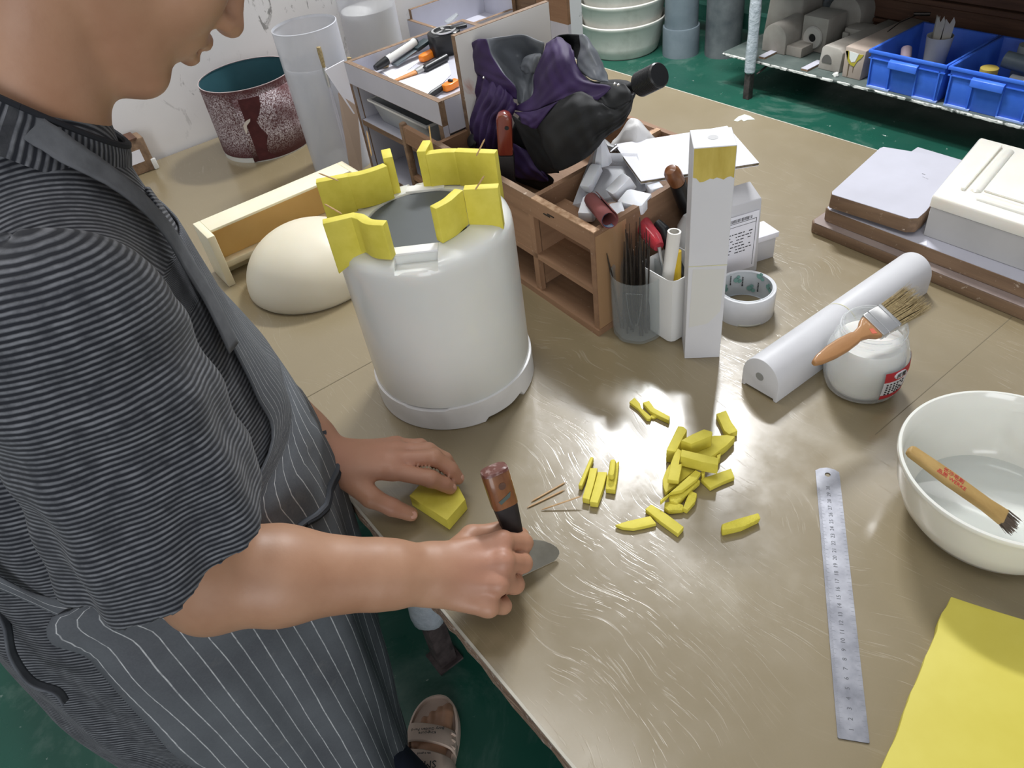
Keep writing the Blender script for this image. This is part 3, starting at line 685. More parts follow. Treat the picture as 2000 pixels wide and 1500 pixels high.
build('rim', G().loft([[(x_, y_, z_) for x_, y_ in ((.585 - d, .515 - d), (.80 + d, .515 - d), (.80 + d, .70 + d), (.585 - d, .70 + d))] for d, z_ in ((.0, .955), (.005, .955), (.005, .959), (.0, .959))], caps=False), M_MILKY2, t)
# things in the top tray (floor z = .9966)
FZ = .9968
t = thing('marker_pen', 'white marker pen with black cap lying in the tool tray', 'marker', (0.5492,0.6087,1.009))
a, b = Vector((0.5744,0.5475,1.009)), Vector((0.5601,0.6614,1.0265))
build('barrel', G().tube([a.lerp(b, .26), b.lerp(a, .03)], .0085, 16), M_WPLAS, t)
build('cap', G().tube([a, a.lerp(b, .08), a.lerp(b, .28)], [.006, .0075, .0092], 16), M_BLACK, t)
build('end_plug', G().tube([b.lerp(a, .04), b], [.0087, .007], 16), M_BLACK, t)
dm = frame(a.lerp(b, .62) + Vector((0, 0, .0078)), b - a, z=(.5, -.5, 1))
build('printed_line', G().box(-.028, .030, -.0006, .0006, 0, .0012, dm), M_PRINT, t)
a, b = Vector((0.5812,0.5879,1.004)), Vector((0.5621,0.6883,1.019))
t = thing('steel_file', 'flat dark file lying beside the marker pen', 'file', tuple(a))
m_ = frame(a, b - a, z=(0, 0, 1)); L = (b - a).length
build('blade', G().box(0, L * .62, -.009, .009, -.002, .002, m_), mat('dull_grey_blade', '#6f787e', .35, .6), t, bevel=.001)
build('grip', G().box(L * .60, L, -.011, .011, -.003, .006, m_), mat('dark_teal_grip', '#27363b', .5), t, bevel=.003)
t = thing('tape_measure', 'black tape measure with chrome ring at the back of the tray', 'tape measure', (0.5183,0.7453,1))
tm = frame((.603, .706, .9975), (.35, 1, 0), z=(0, 0, 1))
build('case', G().prism([(-.030, -.026), (.020, -.026), (.033, -.012), (.036, .02), (.026, .030), (-.022, .030), (-.034, .016), (-.034, -.014)], 0, .044, tm), M_BLACK, t, bevel=.006)
tm = tm @ Matrix.Translation((0, 0, .014))
build('chrome_ring', G().lathe([(.0215, .0302), (.026, .0302), (.026, .0325), (.0215, .0325)], 36, cap0=False, cap1=False, M=tm), M_CHROME, t)
for q in range(3):
    build('spoke', G().box(-.003, .003, .004, .022, .0303, .0318, tm @ Matrix.Rotation(q * 2.094, 4, 'Z')), M_CHROME, t)
build('belt_clip', G().box(.014, .050, -.006, .010, .026, .034, tm), M_BLACK, t, bevel=.003)
def cutter(a, b, lab):
    a, b = Vector(a), Vector(b); t = thing('snap_knife', lab, 'cutter', tuple(a)); m_ = frame(a, b - a, z=(0, 0, 1)); L = (b - a).length
    build('body', G().prism([(0, -.006), (.012, -.010), (L, -.008), (L, .008), (.016, .011), (0, .007)], 0, .013, m_), M_ORANGE, t, bevel=.003)
    build('slider', G().box(L * .45, L * .6, -.005, .005, .013, .017, m_), M_BLACK, t, bevel=.001)
    return t
cutter((0.6043,0.639,0.998), (0.5797,0.7276,0.998), 'orange snap knife lying behind the small brush in the tray')
cutter((0.7833,0.576,0.998), (0.7766,0.6129,0.998), 'orange snap knife handle at the front corner of the tray')
t = thing('flat_brush', 'small flat brush with orange wooden handle in the tray', 'brush', (0.6459,0.5841,1))
a, b, c_ = Vector((0.6495,0.5454,1)), Vector((0.6526,0.5951,1.002)), Vector((0.6523,0.6144,1.004))
build('handle', G().tube([a, a.lerp(b, .5), b], [.004, .0055, .007], 10, flat=(.6, 1)), mat('orange_wood', '#c98a4e', .4), t)
build('ferrule', G().tube([b, c_], [.0078, .0095], 12, flat=(.7, 1)), M_CHROME, t)
d_ = c_ + (c_ - b) * .9; build('bristles', G().tube([c_, d_], [.0092, .011], 12, flat=(.6, 1)), M_DSTEEL, t)
solo('black_pen', G().tube([(0.6626,0.6115,1.004), (0.6596,0.6159,1.004), (0.6481,0.6746,1.006)], [.006, .0075, .0075], 12), M_BLACK, 'black pen barrel lying between the orange knife and the paper', 'pen')
solo('paper_sheet', G().prism([(0.6446,0.5143),(0.6194,0.5873),(0.6376,0.682),(0.7166,0.6371),(0.7761,0.5472),(0.7385,0.5478)], .9972, .9984), M_PAPER, 'white paper sheet lying in the front half of the tool tray', 'paper')
solo('paper_slip', G().prism([(0.569,0.5616),(0.5558,0.6772),(0.5752,0.6735),(0.6265,0.5773),(0.6375,0.5484)], .9970, .9977), M_PAPER, 'narrow paper slip under the small flat brush', 'paper')
a, b = Vector((0.7878,0.5393,1.0045)), Vector((0.7702,0.5887,1.0045))
t = thing('craft_knife', 'black handled craft knife on the paper in the tray', 'knife', tuple(a))
build('grip', G().tube([a, a.lerp(b, .2), b], [.004, .006, .006], 10), M_BLACK, t)
build('tip', G().tube([a, a + (a - b) * .3], [.003, .001], 8), M_STEEL, t)
solo('eraser_stub', G().box(-.008, .008, -.006, .006, 0, .010, frame((0.555,0.5793,0.9972), (.3, 1, 0), z=(0, 0, 1))), mat('tan_rubber', '#cfb68a', .7), 'tan rubber stub beside the marker cap', 'eraser', bevel=.002)
solo('plastic_scrap', G().prism([(0.5205,0.7612),(0.4943,0.8122),(0.5087,0.8069),(0.5321,0.7765),(0.5393,0.7592)], 1.0286, 1.032), M_CLEAR, 'clear plastic scrap on the far rim of the tray', 'scrap')
# second white organiser by the wall, board scraps behind it
t = thing('wall_organiser', 'white laminate organiser with brown edges standing by the wall behind the tape measure', 'organiser', (.10, 1.09, TZ))
board('side_panel', .02, .17, .945, .956, TZ, .905, t, 'y')
board('side_panel', .02, .17, 1.205, 1.216, TZ, .93, t, 'y')
board('back_panel', .02, .031, .956, 1.205, TZ, .93, t, 'x')
board('shelf', .031, .17, .956, 1.205, .845, .856, t, 'z')
board('front_rail', .159, .17, .956, 1.205, .86, .885, t, 'x')
for yy, lab in ((1.228, 'narrow dark edged board upright at the far wall corner'),):
    solo('upright_board', G().box(.09, .25, yy - .004, yy + .004, TZ, 1.02), M_RAW, lab, 'board')
t = thing('leaning_offcut', 'white panel offcut with brown top half behind the partition board', 'board', (.36, 1.2, TZ))
build('white_half', G().box(.30, .425, 1.19, 1.20, TZ, .888), M_LAM, t)
build('brown_half', G().box(.30, .425, 1.19, 1.20, .888, .97), M_PLY, t)
# cream trough and half egg
t = thing('cream_trough', 'cream resin trough with hollow front behind the half egg', 'trough', (.66, .20, TZ))
fx, fy = .718, .084
def tro(L0, L1, prof): return G().loft([[(fx - u, yy, TZ + zz) for u, zz in prof] for yy in (L0, L1)])
build('end_wall', G().prism([(fx - .078, fy - .006), (fx, fy - .006), (fx, fy + .008), (fx - .078, fy + .008)], TZ, TZ + .106), M_CREAMY, t, bevel=.0015)
build('back_wall', tro(fy + .008, fy + .30, [(.078, 0), (.078, .106), (.024, .106), (.024, .101), (.052, .095), (.052, 0)]), M_CREAMY, t, bevel=.0015)
build('inner_face', tro(fy + .0085, fy + .2995, [(.0519, .0325), (.0519, .0945), (.0260, .1005), (.0256, .0995), (.0505, .0935), (.0505, .0325)]), M_CREAMI, t)
build('floor_plate', tro(fy + .008, fy + .30, [(.052, .020), (.031, .020), (.031, .032), (.052, .032)]), M_CREAMY, t, bevel=.001)
build('far_end_wall', G().prism([(fx - .078, fy + .300), (fx, fy + .300), (fx, fy + .312), (fx - .078, fy + .312)], TZ, TZ + .106), M_CREAMY, t, bevel=.0015)
r_, h_ = .123, .103
solo('half_egg', G().lathe([(r_ * .96, 0), (r_, .006)] + [(r_ * math.cos(a), .006 + (h_ - .006) * math.sin(a)) for a in [math.pi / 2 * i / 22 for i in range(1, 22)]] + [(.0015, h_)], 72, (.814, .213, TZ)), M_CREAM,
     'smooth cream half egg dome, flat side down beside the white cylinder', 'dome', ang=50)

# ================================================================ white cylinder with clay walls
CX, CY = 1.239, .242
cyl = thing('silicone_cylinder', 'large milky white silicone cylinder on a white plastic ring, dark grey core on top', 'mould', (CX, CY, TZ))
base = [(.0, 0.)]
g = G().lathe([(.070, TZ), (.1165, TZ), (.118, TZ + .002), (.118, TZ + .040), (.1155, TZ + .041), (.070, TZ + .041)], 128, (CX, CY, 0), cap0=False, cap1=False)
# chipped lower rim on the right: raise the bottom of the ring in two notches
vv = []
for x, y, z_ in g.v:
    a = math.degrees(math.atan2(y - CY, x - CX))
    if z_ < TZ + .004 and math.hypot(x - CX, y - CY) > .1:
        if -14 < a < 8: z_ += .006
        elif 8 <= a < 20: z_ += .008 + .002 * math.sin(a * 2)
    if z_ > TZ + .035: z_ += .0012 * math.sin(math.radians(a) * 2 + 1) - (.0025 if -38 > a > -70 else 0)
    vv.append((x, y, z_))
g.v = vv
build('base_ring', g, M_RESINW, cyl)
prof = [(.0725, TZ + .041), (.1152, TZ + .041), (.1157, TZ + .10), (.1162, TZ + .20), (.1164, TZ + .244), (.1156, TZ + .256), (.1132, TZ + .2632), (.108, TZ + .2675), (.100, TZ + .2700), (.090, TZ + .2715), (.0785, TZ + .2725), (.0735, TZ + .2728), (.0725, TZ + .270)]
body = build('silicone_body', G().lathe(prof + [prof[0]], 128, (CX, CY, 0), cap0=False, cap1=False), M_SILI, cyl)
def cut_box(o, M, sx, sy, sz):
    """subtract a box (centre frame M) from object o, baking the result into its mesh"""
    g = G().box(-sx, sx, -sy, sy, -sz, sz, M); b = build('cutter', g, M_SILI)
    md = o.modifiers.new('cut', 'BOOLEAN'); md.object = b; md.operation = 'DIFFERENCE'; md.solver = 'EXACT'
    bpy.context.view_layer.update(); dg = bpy.context.evaluated_depsgraph_get()
    me = bpy.data.meshes.new_from_object(o.evaluated_get(dg)); o.modifiers.remove(md); old = o.data; o.data = me
    me.shade_smooth(); me.set_sharp_from_angle(angle=math.radians(35)); bpy.data.objects.remove(b)
for ang in (-37., 143.):
    ca, sa = math.cos(math.radians(ang)), math.sin(math.radians(ang))
    cut_box(body, frame((CX + ca * .0995, CY + sa * .0995, TZ + .268), (ca, sa, 0), z=(0, 0, 1)), .0125, .0265, .008)
    rim = build('notch_lip', G().box(-.0085, .008, -.0265, .0265, -.0035, .0022, frame((CX + ca * .0785, CY + sa * .0785, TZ + .2720), (ca, sa, 0), z=(0, 0, 1))), M_RESINW, cyl, bevel=.0008)
build('core_plug', G().lathe([(.0722, TZ + .05), (.0722, TZ + .2695), (.0715, TZ + .2705), (.001, TZ + .2705)], 96, (CX, CY, 0)), M_CORE, cyl)
build('mould_seam', G().tube([(CX + .1148 * math.cos(a), CY + .1148 * math.sin(a), z_) for a, z_ in ((.14, TZ + .06), (.10, TZ + .10), (.06, TZ + .15), (.07, TZ + .19), (.02, TZ + .228))], .0006, 5), mat('seam_shade', '#d9d9d3', .4), cyl)
FG = 'yellow clay walls on the cylinder'
def fin(loc_ang, arc_part, leg_part, th, side, lab, pick, tab=None, z0=TZ + .2728, z1=1.1005):
    t = thing('clay_wall', lab, 'clay', (CX + arc_part[0][0], CY + arc_part[0][1], z0), FG)
    ap = [(CX + p[0], CY + p[1]) for p in spline2(arc_part)]; lp = [(CX + p[0], CY + p[1]) for p in leg_part]
    build('curved_piece', wall_path(ap, th, z0, z1 - .0005, side), M_CLAY, t, bevel=.0012)
    g = wall_path(lp, th, z0, z1, side)
    g.v = [(x, y, float(np.interp(math.hypot(x - CX, y - CY), [.07, .09, .1, .108, .1132, .1160, .124], [.2728, .2714, .2698, .2672, .2630, .254, .250])) + TZ - .0006) if zz < z0 + .001 else (x, y, zz) for x, y, zz in g.v]
    build('straight_piece', g, M_CLAY, t, bevel=.0012)
    if tab:
        tp = [(CX + p[0], CY + p[1]) for p in tab[0]]
        build('tab_piece', wall_path(tp, tab[1], z0 - .012, z1 + .004, tab[2]), M_CLAY, t, bevel=.0012)
    for a, b in pick: build('toothpick', pick_geo(a, b), M_WOODPICK, t)
    return t
def spline2(p): return [(q.x, q.y) for q in spline([(a[0], a[1], 0) for a in p], 5)]
def pick_geo(a, b):
    a, b = Vector(a), Vector(b)
    return G().tube([a, a.lerp(b, .10), a.lerp(b, .88), b], [.0003, .0010, .0010, .0002], 8)
fin(0, [(.0775, -.018), (.0755, .003), (.069, .020), (.065, .0305)], [(.0655, .0295), (.0955, .060)], .0125, 1, 'front right clay wall on the cylinder, by the organiser corner',
    [((1.316,0.2817,1.1), (1.3261,0.2913,1.118))])
fin(0, [(.0535, -.0705), (.037, -.081), (.019, -.082), (.004, -.0885)], [(.005, -.088), (-.0110, -.1230)], .0125, 1, 'front left clay wall on the cylinder, nearest the apron',
    [((1.2361,0.1416,1.1), (1.2182,0.1305,1.112))])
fin(0, [(-.082, .004), (-.0835, -.012), (-.088, -.028), (-.0965, -.043)], [(-.0955, -.042), (-.1150, -.0790)], .0125, 1, 'back left clay wall on the cylinder with a small pinned tab',
    [((1.1537,0.1807,1.1), (1.137,0.1641,1.112)), ((1.1371,0.2415,1.105), (1.1268,0.2482,1.135))], ([(-.084, .006), (-.110, .018)], .013, -1))
fin(0, [(-.055, .053), (-.049, .063), (-.041, .073), (-.029, .083)], [(-.030, .0825), (.018, .1135)], .0125, 1, 'back right clay wall on the cylinder with a pinned tab, by the umbrella',
    [((1.2429,0.3363,1.1), (1.2522,0.3475,1.122)), ((1.1682,0.3164,1.105), (1.1732,0.3156,1.13))], ([(-.055, .055), (-.078, .080)], .013, 1))

# ================================================================ brown wooden organiser
OM = Matrix(((.9992, -.06, 0, 1.326), (-.04, .998, 0, .456), (0, 0, 1, TZ), (0, 0, 0, 1)))
def opt(x, y, z_=0): return tuple(OM @ Vector((x, y, z_)))
og = thing('wooden_organiser', 'brown plywood organiser box with pigeonholes and open top compartments', 'organiser', opt(-.22, .15))
def ob(name, x0, x1, y0, y1, z0, z1, m, **kw): return build(name, G().box(x0, x1, y0, y1, z0, z1, OM), m, og, **kw)
OL = -.440
ob('right_panel', -.010, 0, 0, .30, .004, .183, M_PLYY)
ob('left_panel', OL, OL + .010, .0, .30, .004, .183, M_PLYY)
ob('back_panel', OL + .010, -.010, .29, .30, .004, .183, M_PLY)
ob('divider', -.157, -.147, .012, .29, .02, .181, M_PLYY)
ob('base_board', OL - .002, .002, -.003, .30, 0, .011, M_PLY)
ob('front_top_rail', OL, -.010, 0, .011, .152, .183, M_PLY)
ob('front_panel', OL + .01, -.160, .001, .011, .082, .152, M_PLY)
ob('mid_shelf', OL + .01, -.010, .0, .29, .074, .083, M_PLY)
ob('front_upright', -.160, -.147, 0, .010, .011, .152, M_PLYZ)
ob('front_upright', -.300, -.288, 0, .010, .011, .074, M_PLYZ)
ob('compartment_floor', OL + .01, -.157, .011, .29, .090, .098, M_PLY)
ob('compartment_floor', -.147, -.010, .060, .29, .118, .125, M_PLY)
ob('cell_ceiling', -.147, -.010, .011, .070, .145, .152, M_PLY)
ob('cell_back', -.147, -.010, .062, .070, .083, .145, M_PLY)
ob('worn_rim', -.147, 0, -.0005, .0115, .183, .1845, mat('pale_worn_wood', '#c7a788', .7, col2='#9c7757', vs=120))
ob('worn_rim', OL, -.147, -.0005, .0115, .183, .1845, M_RAW)
ob('front_rail_end', -.560, OL, .000, .011, .150, .183, M_PLY)
ob('front_rail_end', -.560, OL, .000, .011, .074, .083, M_PLY)
ob('end_post', -.566, -.552, -.002, .012, 0, .188, M_RAW, bevel=.004)
ob('corner_tape', -.0004, .0006, .002, .066, .0, .176, mat('brown_packing_tape', '#a48260', .18, coat=.5))
for px_, pz_ in ((-.118, .168), (-.108, .171)):
    ob('nail', px_, px_ + .016, -.001, .0, pz_, pz_ + .0016, M_BLACK)
RZ = TZ + .183
# partition board
t = thing('partition_board', 'tall stained white board standing upright behind the umbrella', 'board', (.893, .67, TZ + .098))
build('board_core', G().box(.8885, .8985, .546, .752, TZ + .0985, 1.128), M_RAW, t)
build('laminate_face', G().box(.8986, .8992, .547, .751, TZ + .10, 1.127).box(.8879, .8885, .547, .751, TZ + .10, 1.127), M_LAMB, t)
# red handled knife
t = thing('red_handled_knife', 'upright tool with red lacquered handle in front of the umbrella', 'knife', (1.03, .53, TZ + .10))
k0, k1, k2 = Vector((1.034,0.512,0.8833)), Vector((1.0538,0.512,0.9796)), Vector((1.0628,0.512,1.0492))
m_ = frame(k1, k2 - k1, z=(.75, -.6, .3)); L = (k2 - k1).length
build('handle', G().prism([(0, -.0125), (L * .9, -.0125), (L, -.009), (L + .004, 0), (L, .009), (L * .9, .0125), (0, .0125)], -.009, .009, m_), M_RED, t, bevel=.0035)
build('hang_hole', G().lathe([(.0035, -.0095), (.0035, .0096)], 16, (L * .72, -.004, 0), M=m_), M_BLACK, t)
build('taped_grip', G().box(-(k1 - k0).length, 0, -.0135, .0135, -.010, .010, m_), M_BLACKM, t, bevel=.002)
# wax tray, wax blocks, sandpaper roll
t = thing('film_tray', 'clear thin plastic tray leaning in the right compartment under the wax blocks', 'tray', opt(-.08, .10, .126))
c4 = [(1.2172,0.5106,0.945), (1.1524,0.6123,0.972), (1.2131,0.6546,0.972), (1.2856,0.6002,0.955)]
c4 = [Vector(c) for c in c4]; lowv = [c + (sum(c4, Vector()) / 4 - c) * .18 - Vector((0, 0, .016)) for c in c4]
build('tray_film', G().loft([[tuple(c) for c in c4], [tuple(c) for c in lowv]], caps=False).raw([tuple(c) for c in lowv], [(0, 1, 2, 3)]), M_TRAYC, t, solid=.0008)
M_WAX = mat('translucent_white_wax', '#e3e5ea', .3, sss=.3, sssr=(.008,), coat=.2)
def wax(px3, ang, sx, sy, sz, tilt, lab, ch=.25):
    m_ = Matrix.Translation(Vector(px3)) @ Matrix.Rotation(math.radians(ang), 4, 'Z') @ Matrix.Rotation(math.radians(tilt), 4, 'X')
    c = ch
    poly = [(-sx, -sy), (sx * (1 - c), -sy), (sx, -sy * (1 - c)), (sx, sy), (-sx * (1 - c), sy), (-sx, sy * (1 - c))]
    solo('wax_block', G().prism(poly, -sz, sz, m_), M_WAX, lab, 'wax', 'white wax blocks in the organiser', bevel=.0015)
wax((1.1956,0.5706,0.958), 20, .009, .022, .008, 25, 'wax block leaning at the left of the clear tray')
wax((1.2611,0.5717,0.962), -10, .011, .018, .012, 30, 'upright wax block in the middle of the clear tray')
wax((1.25,0.5149,0.948), 35, .012, .020, .009, 10, 'wax block at the front left corner, left of the sandpaper roll')
wax((1.3022,0.5233,0.955), 60, .010, .014, .010, 15, 'small wax block right of the sandpaper roll')
wax((1.3004,0.5617,0.957), 15, .020, .016, .009, 10, 'wide flat wax block nearest the right panel')
wax((1.293,0.6102,0.955), -25, .014, .010, .009, 5, 'wax block under the edge of the cardboard sheet')
solo('wax_cone', G().lathe([(.016, 0), (.014, .012), (.004, .042), (.001, .046)], 8, (1.1813,0.6075,0.965)), M_WAX, 'pointed wax wedge standing at the back of the clear tray', 'wax', 'white wax blocks in the organiser')
t = thing('sandpaper_roll', 'small roll of dark red sandpaper with a printed blue and white inside', 'roll', (1.3106,0.4909,0.975))
a, b = Vector((1.2642,0.5133,0.965)), Vector((1.3306,0.4782,0.98))
ax = (b - a); m_ = frame(a, ax, z=(0, 0, 1)); L = ax.length * 1.15
sp = [((.0095 + .0006 * i / 6) * math.cos(math.radians(i * 12)), (.0095 + .0006 * i / 6) * math.sin(math.radians(i * 12))) for i in range(36)]
def rolled(sp, off, l0, l1):
    rows = []
    for c, s_ in sp:
        k = 1 + off / math.hypot(c, s_); rows.append([tuple(m_ @ Vector((l0 - .008 * (s_ > 0), c * k, s_ * k))), tuple(m_ @ Vector((l1, c * k, s_ * k)))])
    return G().grid(rows)
build('sandpaper', rolled(sp, 0, -.006, L), mat('fine_red_sandpaper', '#7a4442', .85, bump=.2, bs=500), t, solid=.0006, soff=1)
build('printed_inside', rolled(sp[8:26], -.0009, L - .012, L - .0005), mat('pale_blue_print', '#c9dcee', .6, col2='#7fa6cf', vs=160, vlo=.5, vhi=.52), t)
# white bag, clamp
bg = G(); rr = random.Random(4); rows = []
for j in range(9):
    row = []
    for i in range(9):
        u, v = i / 8, j / 8
        p = Vector(opt(-.20 + .085 * u, .215 + .065 * v)); p.z = TZ + .165 + .050 * math.sin(math.pi * u) * math.sin(math.pi * v) + rr.uniform(-.010, .012)
        row.append(tuple(p))
    rows.append(row)
solo('crumpled_bag', G().grid(rows), mat('white_bag_film', '#e2e1e0', .3, coat=.3), 'crumpled white plastic bag between umbrella and back divider', 'bag', sub=2, solid=.0008)
t = thing('small_clamp', 'shiny small metal clamp beside the umbrella tip of dark cloth', 'clamp', (1.1477,0.6527,0.965))
build('jaw', G().tube([(1.1317,0.6587,0.968), (1.152,0.651,0.966), (1.1644,0.6564,0.964)], [.004, .006, .0045], 10), M_CHROME, t)
build('screw', G().tube([(1.1611,0.6445,0.964), (1.1667,0.6557,0.972)], .0026, 8), M_CHROME, t)
ob('short_divider', -.147, -.137, .23, .29, .125, .186, mat('pale_board_end', '#c29d78', .6, col2='#a88260', vs=80))
# cardboard sheet
t = thing('cardboard_sheet', 'white corrugated card sheet lying over the right compartments', 'card', (1.26, .70, RZ))
sh = [(1.1547,0.66),(1.2774,0.5978),(1.3741,0.7495),(1.2537,0.8204),(1.2209,0.7647)]
build('corrugated_core', G().prism(sh, RZ + .0016, RZ + .0050), M_CORR, t)
build('white_top', G().prism(sh, RZ + .0051, RZ + .0059), M_PAPER, t)
build('white_bottom', G().prism(sh, RZ + .0006, RZ + .0015), M_PAPER, t)
# wooden handled tool leaning on the right panel
t = thing('wooden_handle_tool', 'tool with rounded brown wooden handle and black grip, left of the square column', 'tool', (1.319,0.66,0.8987))
a, b, c_ = Vector((1.3366,0.6,1.0016)), Vector((1.337,0.612,0.9808)), Vector((1.3267,0.66,0.8926))
d = (b - a).normalized()
build('wooden_end', G().tube([a - d * .008, a - d * .006, a - d * .001, a + d * .008, b], [.003, .0085, .0115, .0125, .0115], 18), M_BROWNW, t)
build('black_grip', G().tube([b, b.lerp(c_, .4), c_], [.0118, .0125, .0115], 18), M_BLACK, t)

# ================================================================ cups
t = thing('clear_cup', 'clear faceted plastic cup full of thin dark steel rods', 'cup', (1.361, .505, TZ))
def oct_ring(r, z_, soft=7.):
    return [(1.361 + r * math.cos(math.radians(k * 45 + 8 + da)), .505 + r * math.sin(math.radians(k * 45 + 8 + da)), TZ + z_) for k in range(8) for da in (-soft, 0, soft)]
def rnd_ring(r, z_): return [(1.361 + r * math.cos(math.radians(k * 45 + 8 + da)), .505 + r * math.sin(math.radians(k * 45 + 8 + da)), TZ + z_) for k in range(8) for da in (-15, 0, 15)]
rg_ = [oct_ring(.034, .0006), oct_ring(.0372, .003), oct_ring(.0385, .02), oct_ring(.0392, .06), oct_ring(.0394, .098), rnd_ring(.0392, .108), rnd_ring(.0398, .1115), rnd_ring(.0388, .1125), rnd_ring(.0380, .108), oct_ring(.0380, .098), oct_ring(.0376, .06), oct_ring(.0368, .02), oct_ring(.0345, .006)]
build('cup_body', G().loft(rg_), M_CLEAR, t, ang=16)
a0 = math.radians(-52); fm = frame((1.361 + .0384 * math.cos(a0), .505 + .0384 * math.sin(a0), TZ + .062), (-math.sin(a0), math.cos(a0), 0), z=(math.cos(a0), math.sin(a0), .06))
build('embossed_ring', G().tube([tuple(fm @ Vector(p)) for p in [(-.012, .034, 0), (.012, .034, 0), (.008, 0, 0), (.005, -.018, 0), (0, -.023, 0), (-.005, -.018, 0), (-.008, 0, 0), (-.012, .034, 0)]], .0006, 6), M_CLEAR, t)
rr = random.Random(11); RG = 'thin steel rods in the clear cup'
rod_me = None
for i in range(34):
    a = rr.uniform(0, 6.28); q = math.sqrt(rr.random()) * .022; bx, by = 1.361 + q * math.cos(a), .505 + q * math.sin(a)
    tx, ty = bx + rr.uniform(-.006, .004) - .006, by + rr.uniform(-.006, .006) + .006
    L = rr.uniform(.145, .178)
    if i == 0: bx, by, tx, ty, L = 1.342, .488, 1.3295, .4755, .142
    if i == 1: bx, by, tx, ty, L = 1.362, .51, 1.352, .520, .190
    r_ = .0019 if i < 2 else rr.choice((.0011, .0013, .0016))
    g = G().tube([(bx, by, TZ + .0065), (bx + (tx - bx) * .7, by + (ty - by) * .7, TZ + .0065 + L * .7), (tx, ty, TZ + L)], [r_, r_, r_ * .35], 7)
    solo('steel_rod', g, M_DSTEEL, ['steel needle leaning left, alone at the cup edge', 'tallest pointed steel needle in the cup'][i] if i < 2 else 'thin dark steel rod standing in the bundle in the clear cup', 'rod', RG)
# square translucent cup
cx, cy = 1.3925, .5465
t = thing('white_cup', 'square translucent white cup with screwdriver behind the clear cup', 'cup', (cx, cy, TZ))
cdir = math.atan2(-.151 - cy, 2.024 - cx)
def sqr(r, z_, n=4):
    out = []
    for k in range(4):
        a = cdir + k * math.pi / 2
        for da in (-.16, .0, .16): out.append((cx + r * math.cos(a + da) * (1 - abs(da) * .25), cy + r * math.sin(a + da) * (1 - abs(da) * .25), TZ + z_))
    return out
build('cup_body', G().loft([sqr(.036, .0), sqr(.040, .004), sqr(.0465, .118), sqr(.0450, .118), sqr(.039, .006), sqr(.034, .003)]), M_MILKY2, t, ang=30)
def ptool(px, z_, ): return None
t = thing('screwdriver', 'screwdriver with clear red handle standing in the white cup', 'screwdriver', (cx - .01, cy, TZ + .01))
top, mid_, bot = Vector((1.3064,0.565,0.9276)), Vector((1.3627,0.548,0.9125)), Vector((1.3995, .5410, TZ + .02))
d = (mid_ - top).normalized()
hex_ = lambda a, z: 1 + .05 * math.cos(6 * a)
build('handle', G().tube([top - d * .002, top, top + d * .004, top + d * .012, top.lerp(mid_, .75), mid_], [.004, .0095, .0125, .0132, .0125, .008], 24), M_REDC, t)
build('red_insert', G().tube([top + d * .014, top.lerp(mid_, .9)], [.0045, .006], 10), mat('bright_red_plastic', '#e0202a', .3, coat=.3), t)
build('shank', G().tube([mid_, bot], .003, 10), M_CHROME, t)
t = thing('hand_tool', 'black curved tool grip behind the screwdriver in the white cup', 'tool', (cx, cy, TZ + .02))
build('grip', G().tube([(1.3353,0.572,0.932), (1.3488,0.572,0.9252), (1.3572,0.57,0.9103), (cx + .012, cy + .012, TZ + .09)], [.006, .0085, .0085, .006], 12), M_BLACK, t)
build('shank', G().tube([(cx + .012, cy + .012, TZ + .09), (cx + .006, cy + .006, TZ + .01)], .003, 8), M_DSTEEL, t)
pt, pb = Vector((1.397,0.542,0.9547)), Vector((cx - .002, cy - .018, TZ + .012))
m_ = frame(pb, pt - pb, z=(1, 0, 0)); mz = m_ @ Matrix.Rotation(math.radians(90), 4, 'Y'); L = (pt - pb).length
solo('white_pipe', G().lathe([(.0070, 0), (.0095, 0), (.0095, L), (.0070, L)], 24, cap0=False, cap1=False, M=mz), mat('white_pvc', '#e8e5de', .35, coat=.2), 'white plastic pipe leaning in the white cup', 'pipe')
solo('yellow_stub', G().tube([(cx + .016, cy - .008, TZ + .06), (1.3988,0.5465,0.9215)], [.006, .0065], 10), mat('bright_yellow_plastic', '#d8b62e', .4), 'yellow plastic stub in the white cup beside the white pipe', 'pen')
solo('plastic_bag_roll', G().lathe([(.012, 0), (.020, .01), (.023, .07), (.019, .13), (.010, .15)], 14, (1.358, .620, TZ)).jitter(.0015, 2, TZ), M_MILKY2, 'pale cloudy plastic pack wedged between organiser and white cup', 'pack')

# ================================================================ square column
t = thing('square_column', 'tall white square column with ochre painted top and a glue joint', 'column', (1.456, .540, TZ))
A_, d1, d2 = Vector((1.4572, .5048, 0)), Vector((.6792, .7339, 0)), Vector((-.7339, .6792, 0)); S_ = .0505
cm = Matrix(((d1.x, d2.x, 0, A_.x), (d1.y, d2.y, 0, A_.y), (0, 0, 1, TZ), (0, 0, 0, 1)))
build('lower_half', G().box(0, S_, 0, S_, 0, .1605, cm), M_WHITE, t, bevel=.0006, seg=1)
build('glue_joint', G().box(.0001, S_ - .0001, .0001, S_ - .0001, .1605, .1615, cm), M_JOINT, t)
up = build('upper_half', G().box(0, S_, 0, S_, .1615, .329, cm), M_WHITE, t, bevel=.0006, seg=1)
build('stain', G().prism([(.004, .058), (.030, .064), (.046, .085), (.048, .155), (.006, .157)], 0, .00025, cm @ Matrix.Rotation(math.radians(90), 4, 'X')), mat('faint_yellow_stain', '#d0cfca', .5), t)
oc_ = [(.0008, .328), (.0008, .291)] + [(.0008 + (S_ - .0016) * i / 12, .2885 + .0012 * math.sin(i * 1.9) - (.0035 if i in (2, 3, 4) else 0) - (.0015 if i in (8, 9) else 0)) for i in range(1, 12)] + [(S_ - .0008, .287), (S_ - .0008, .328)]
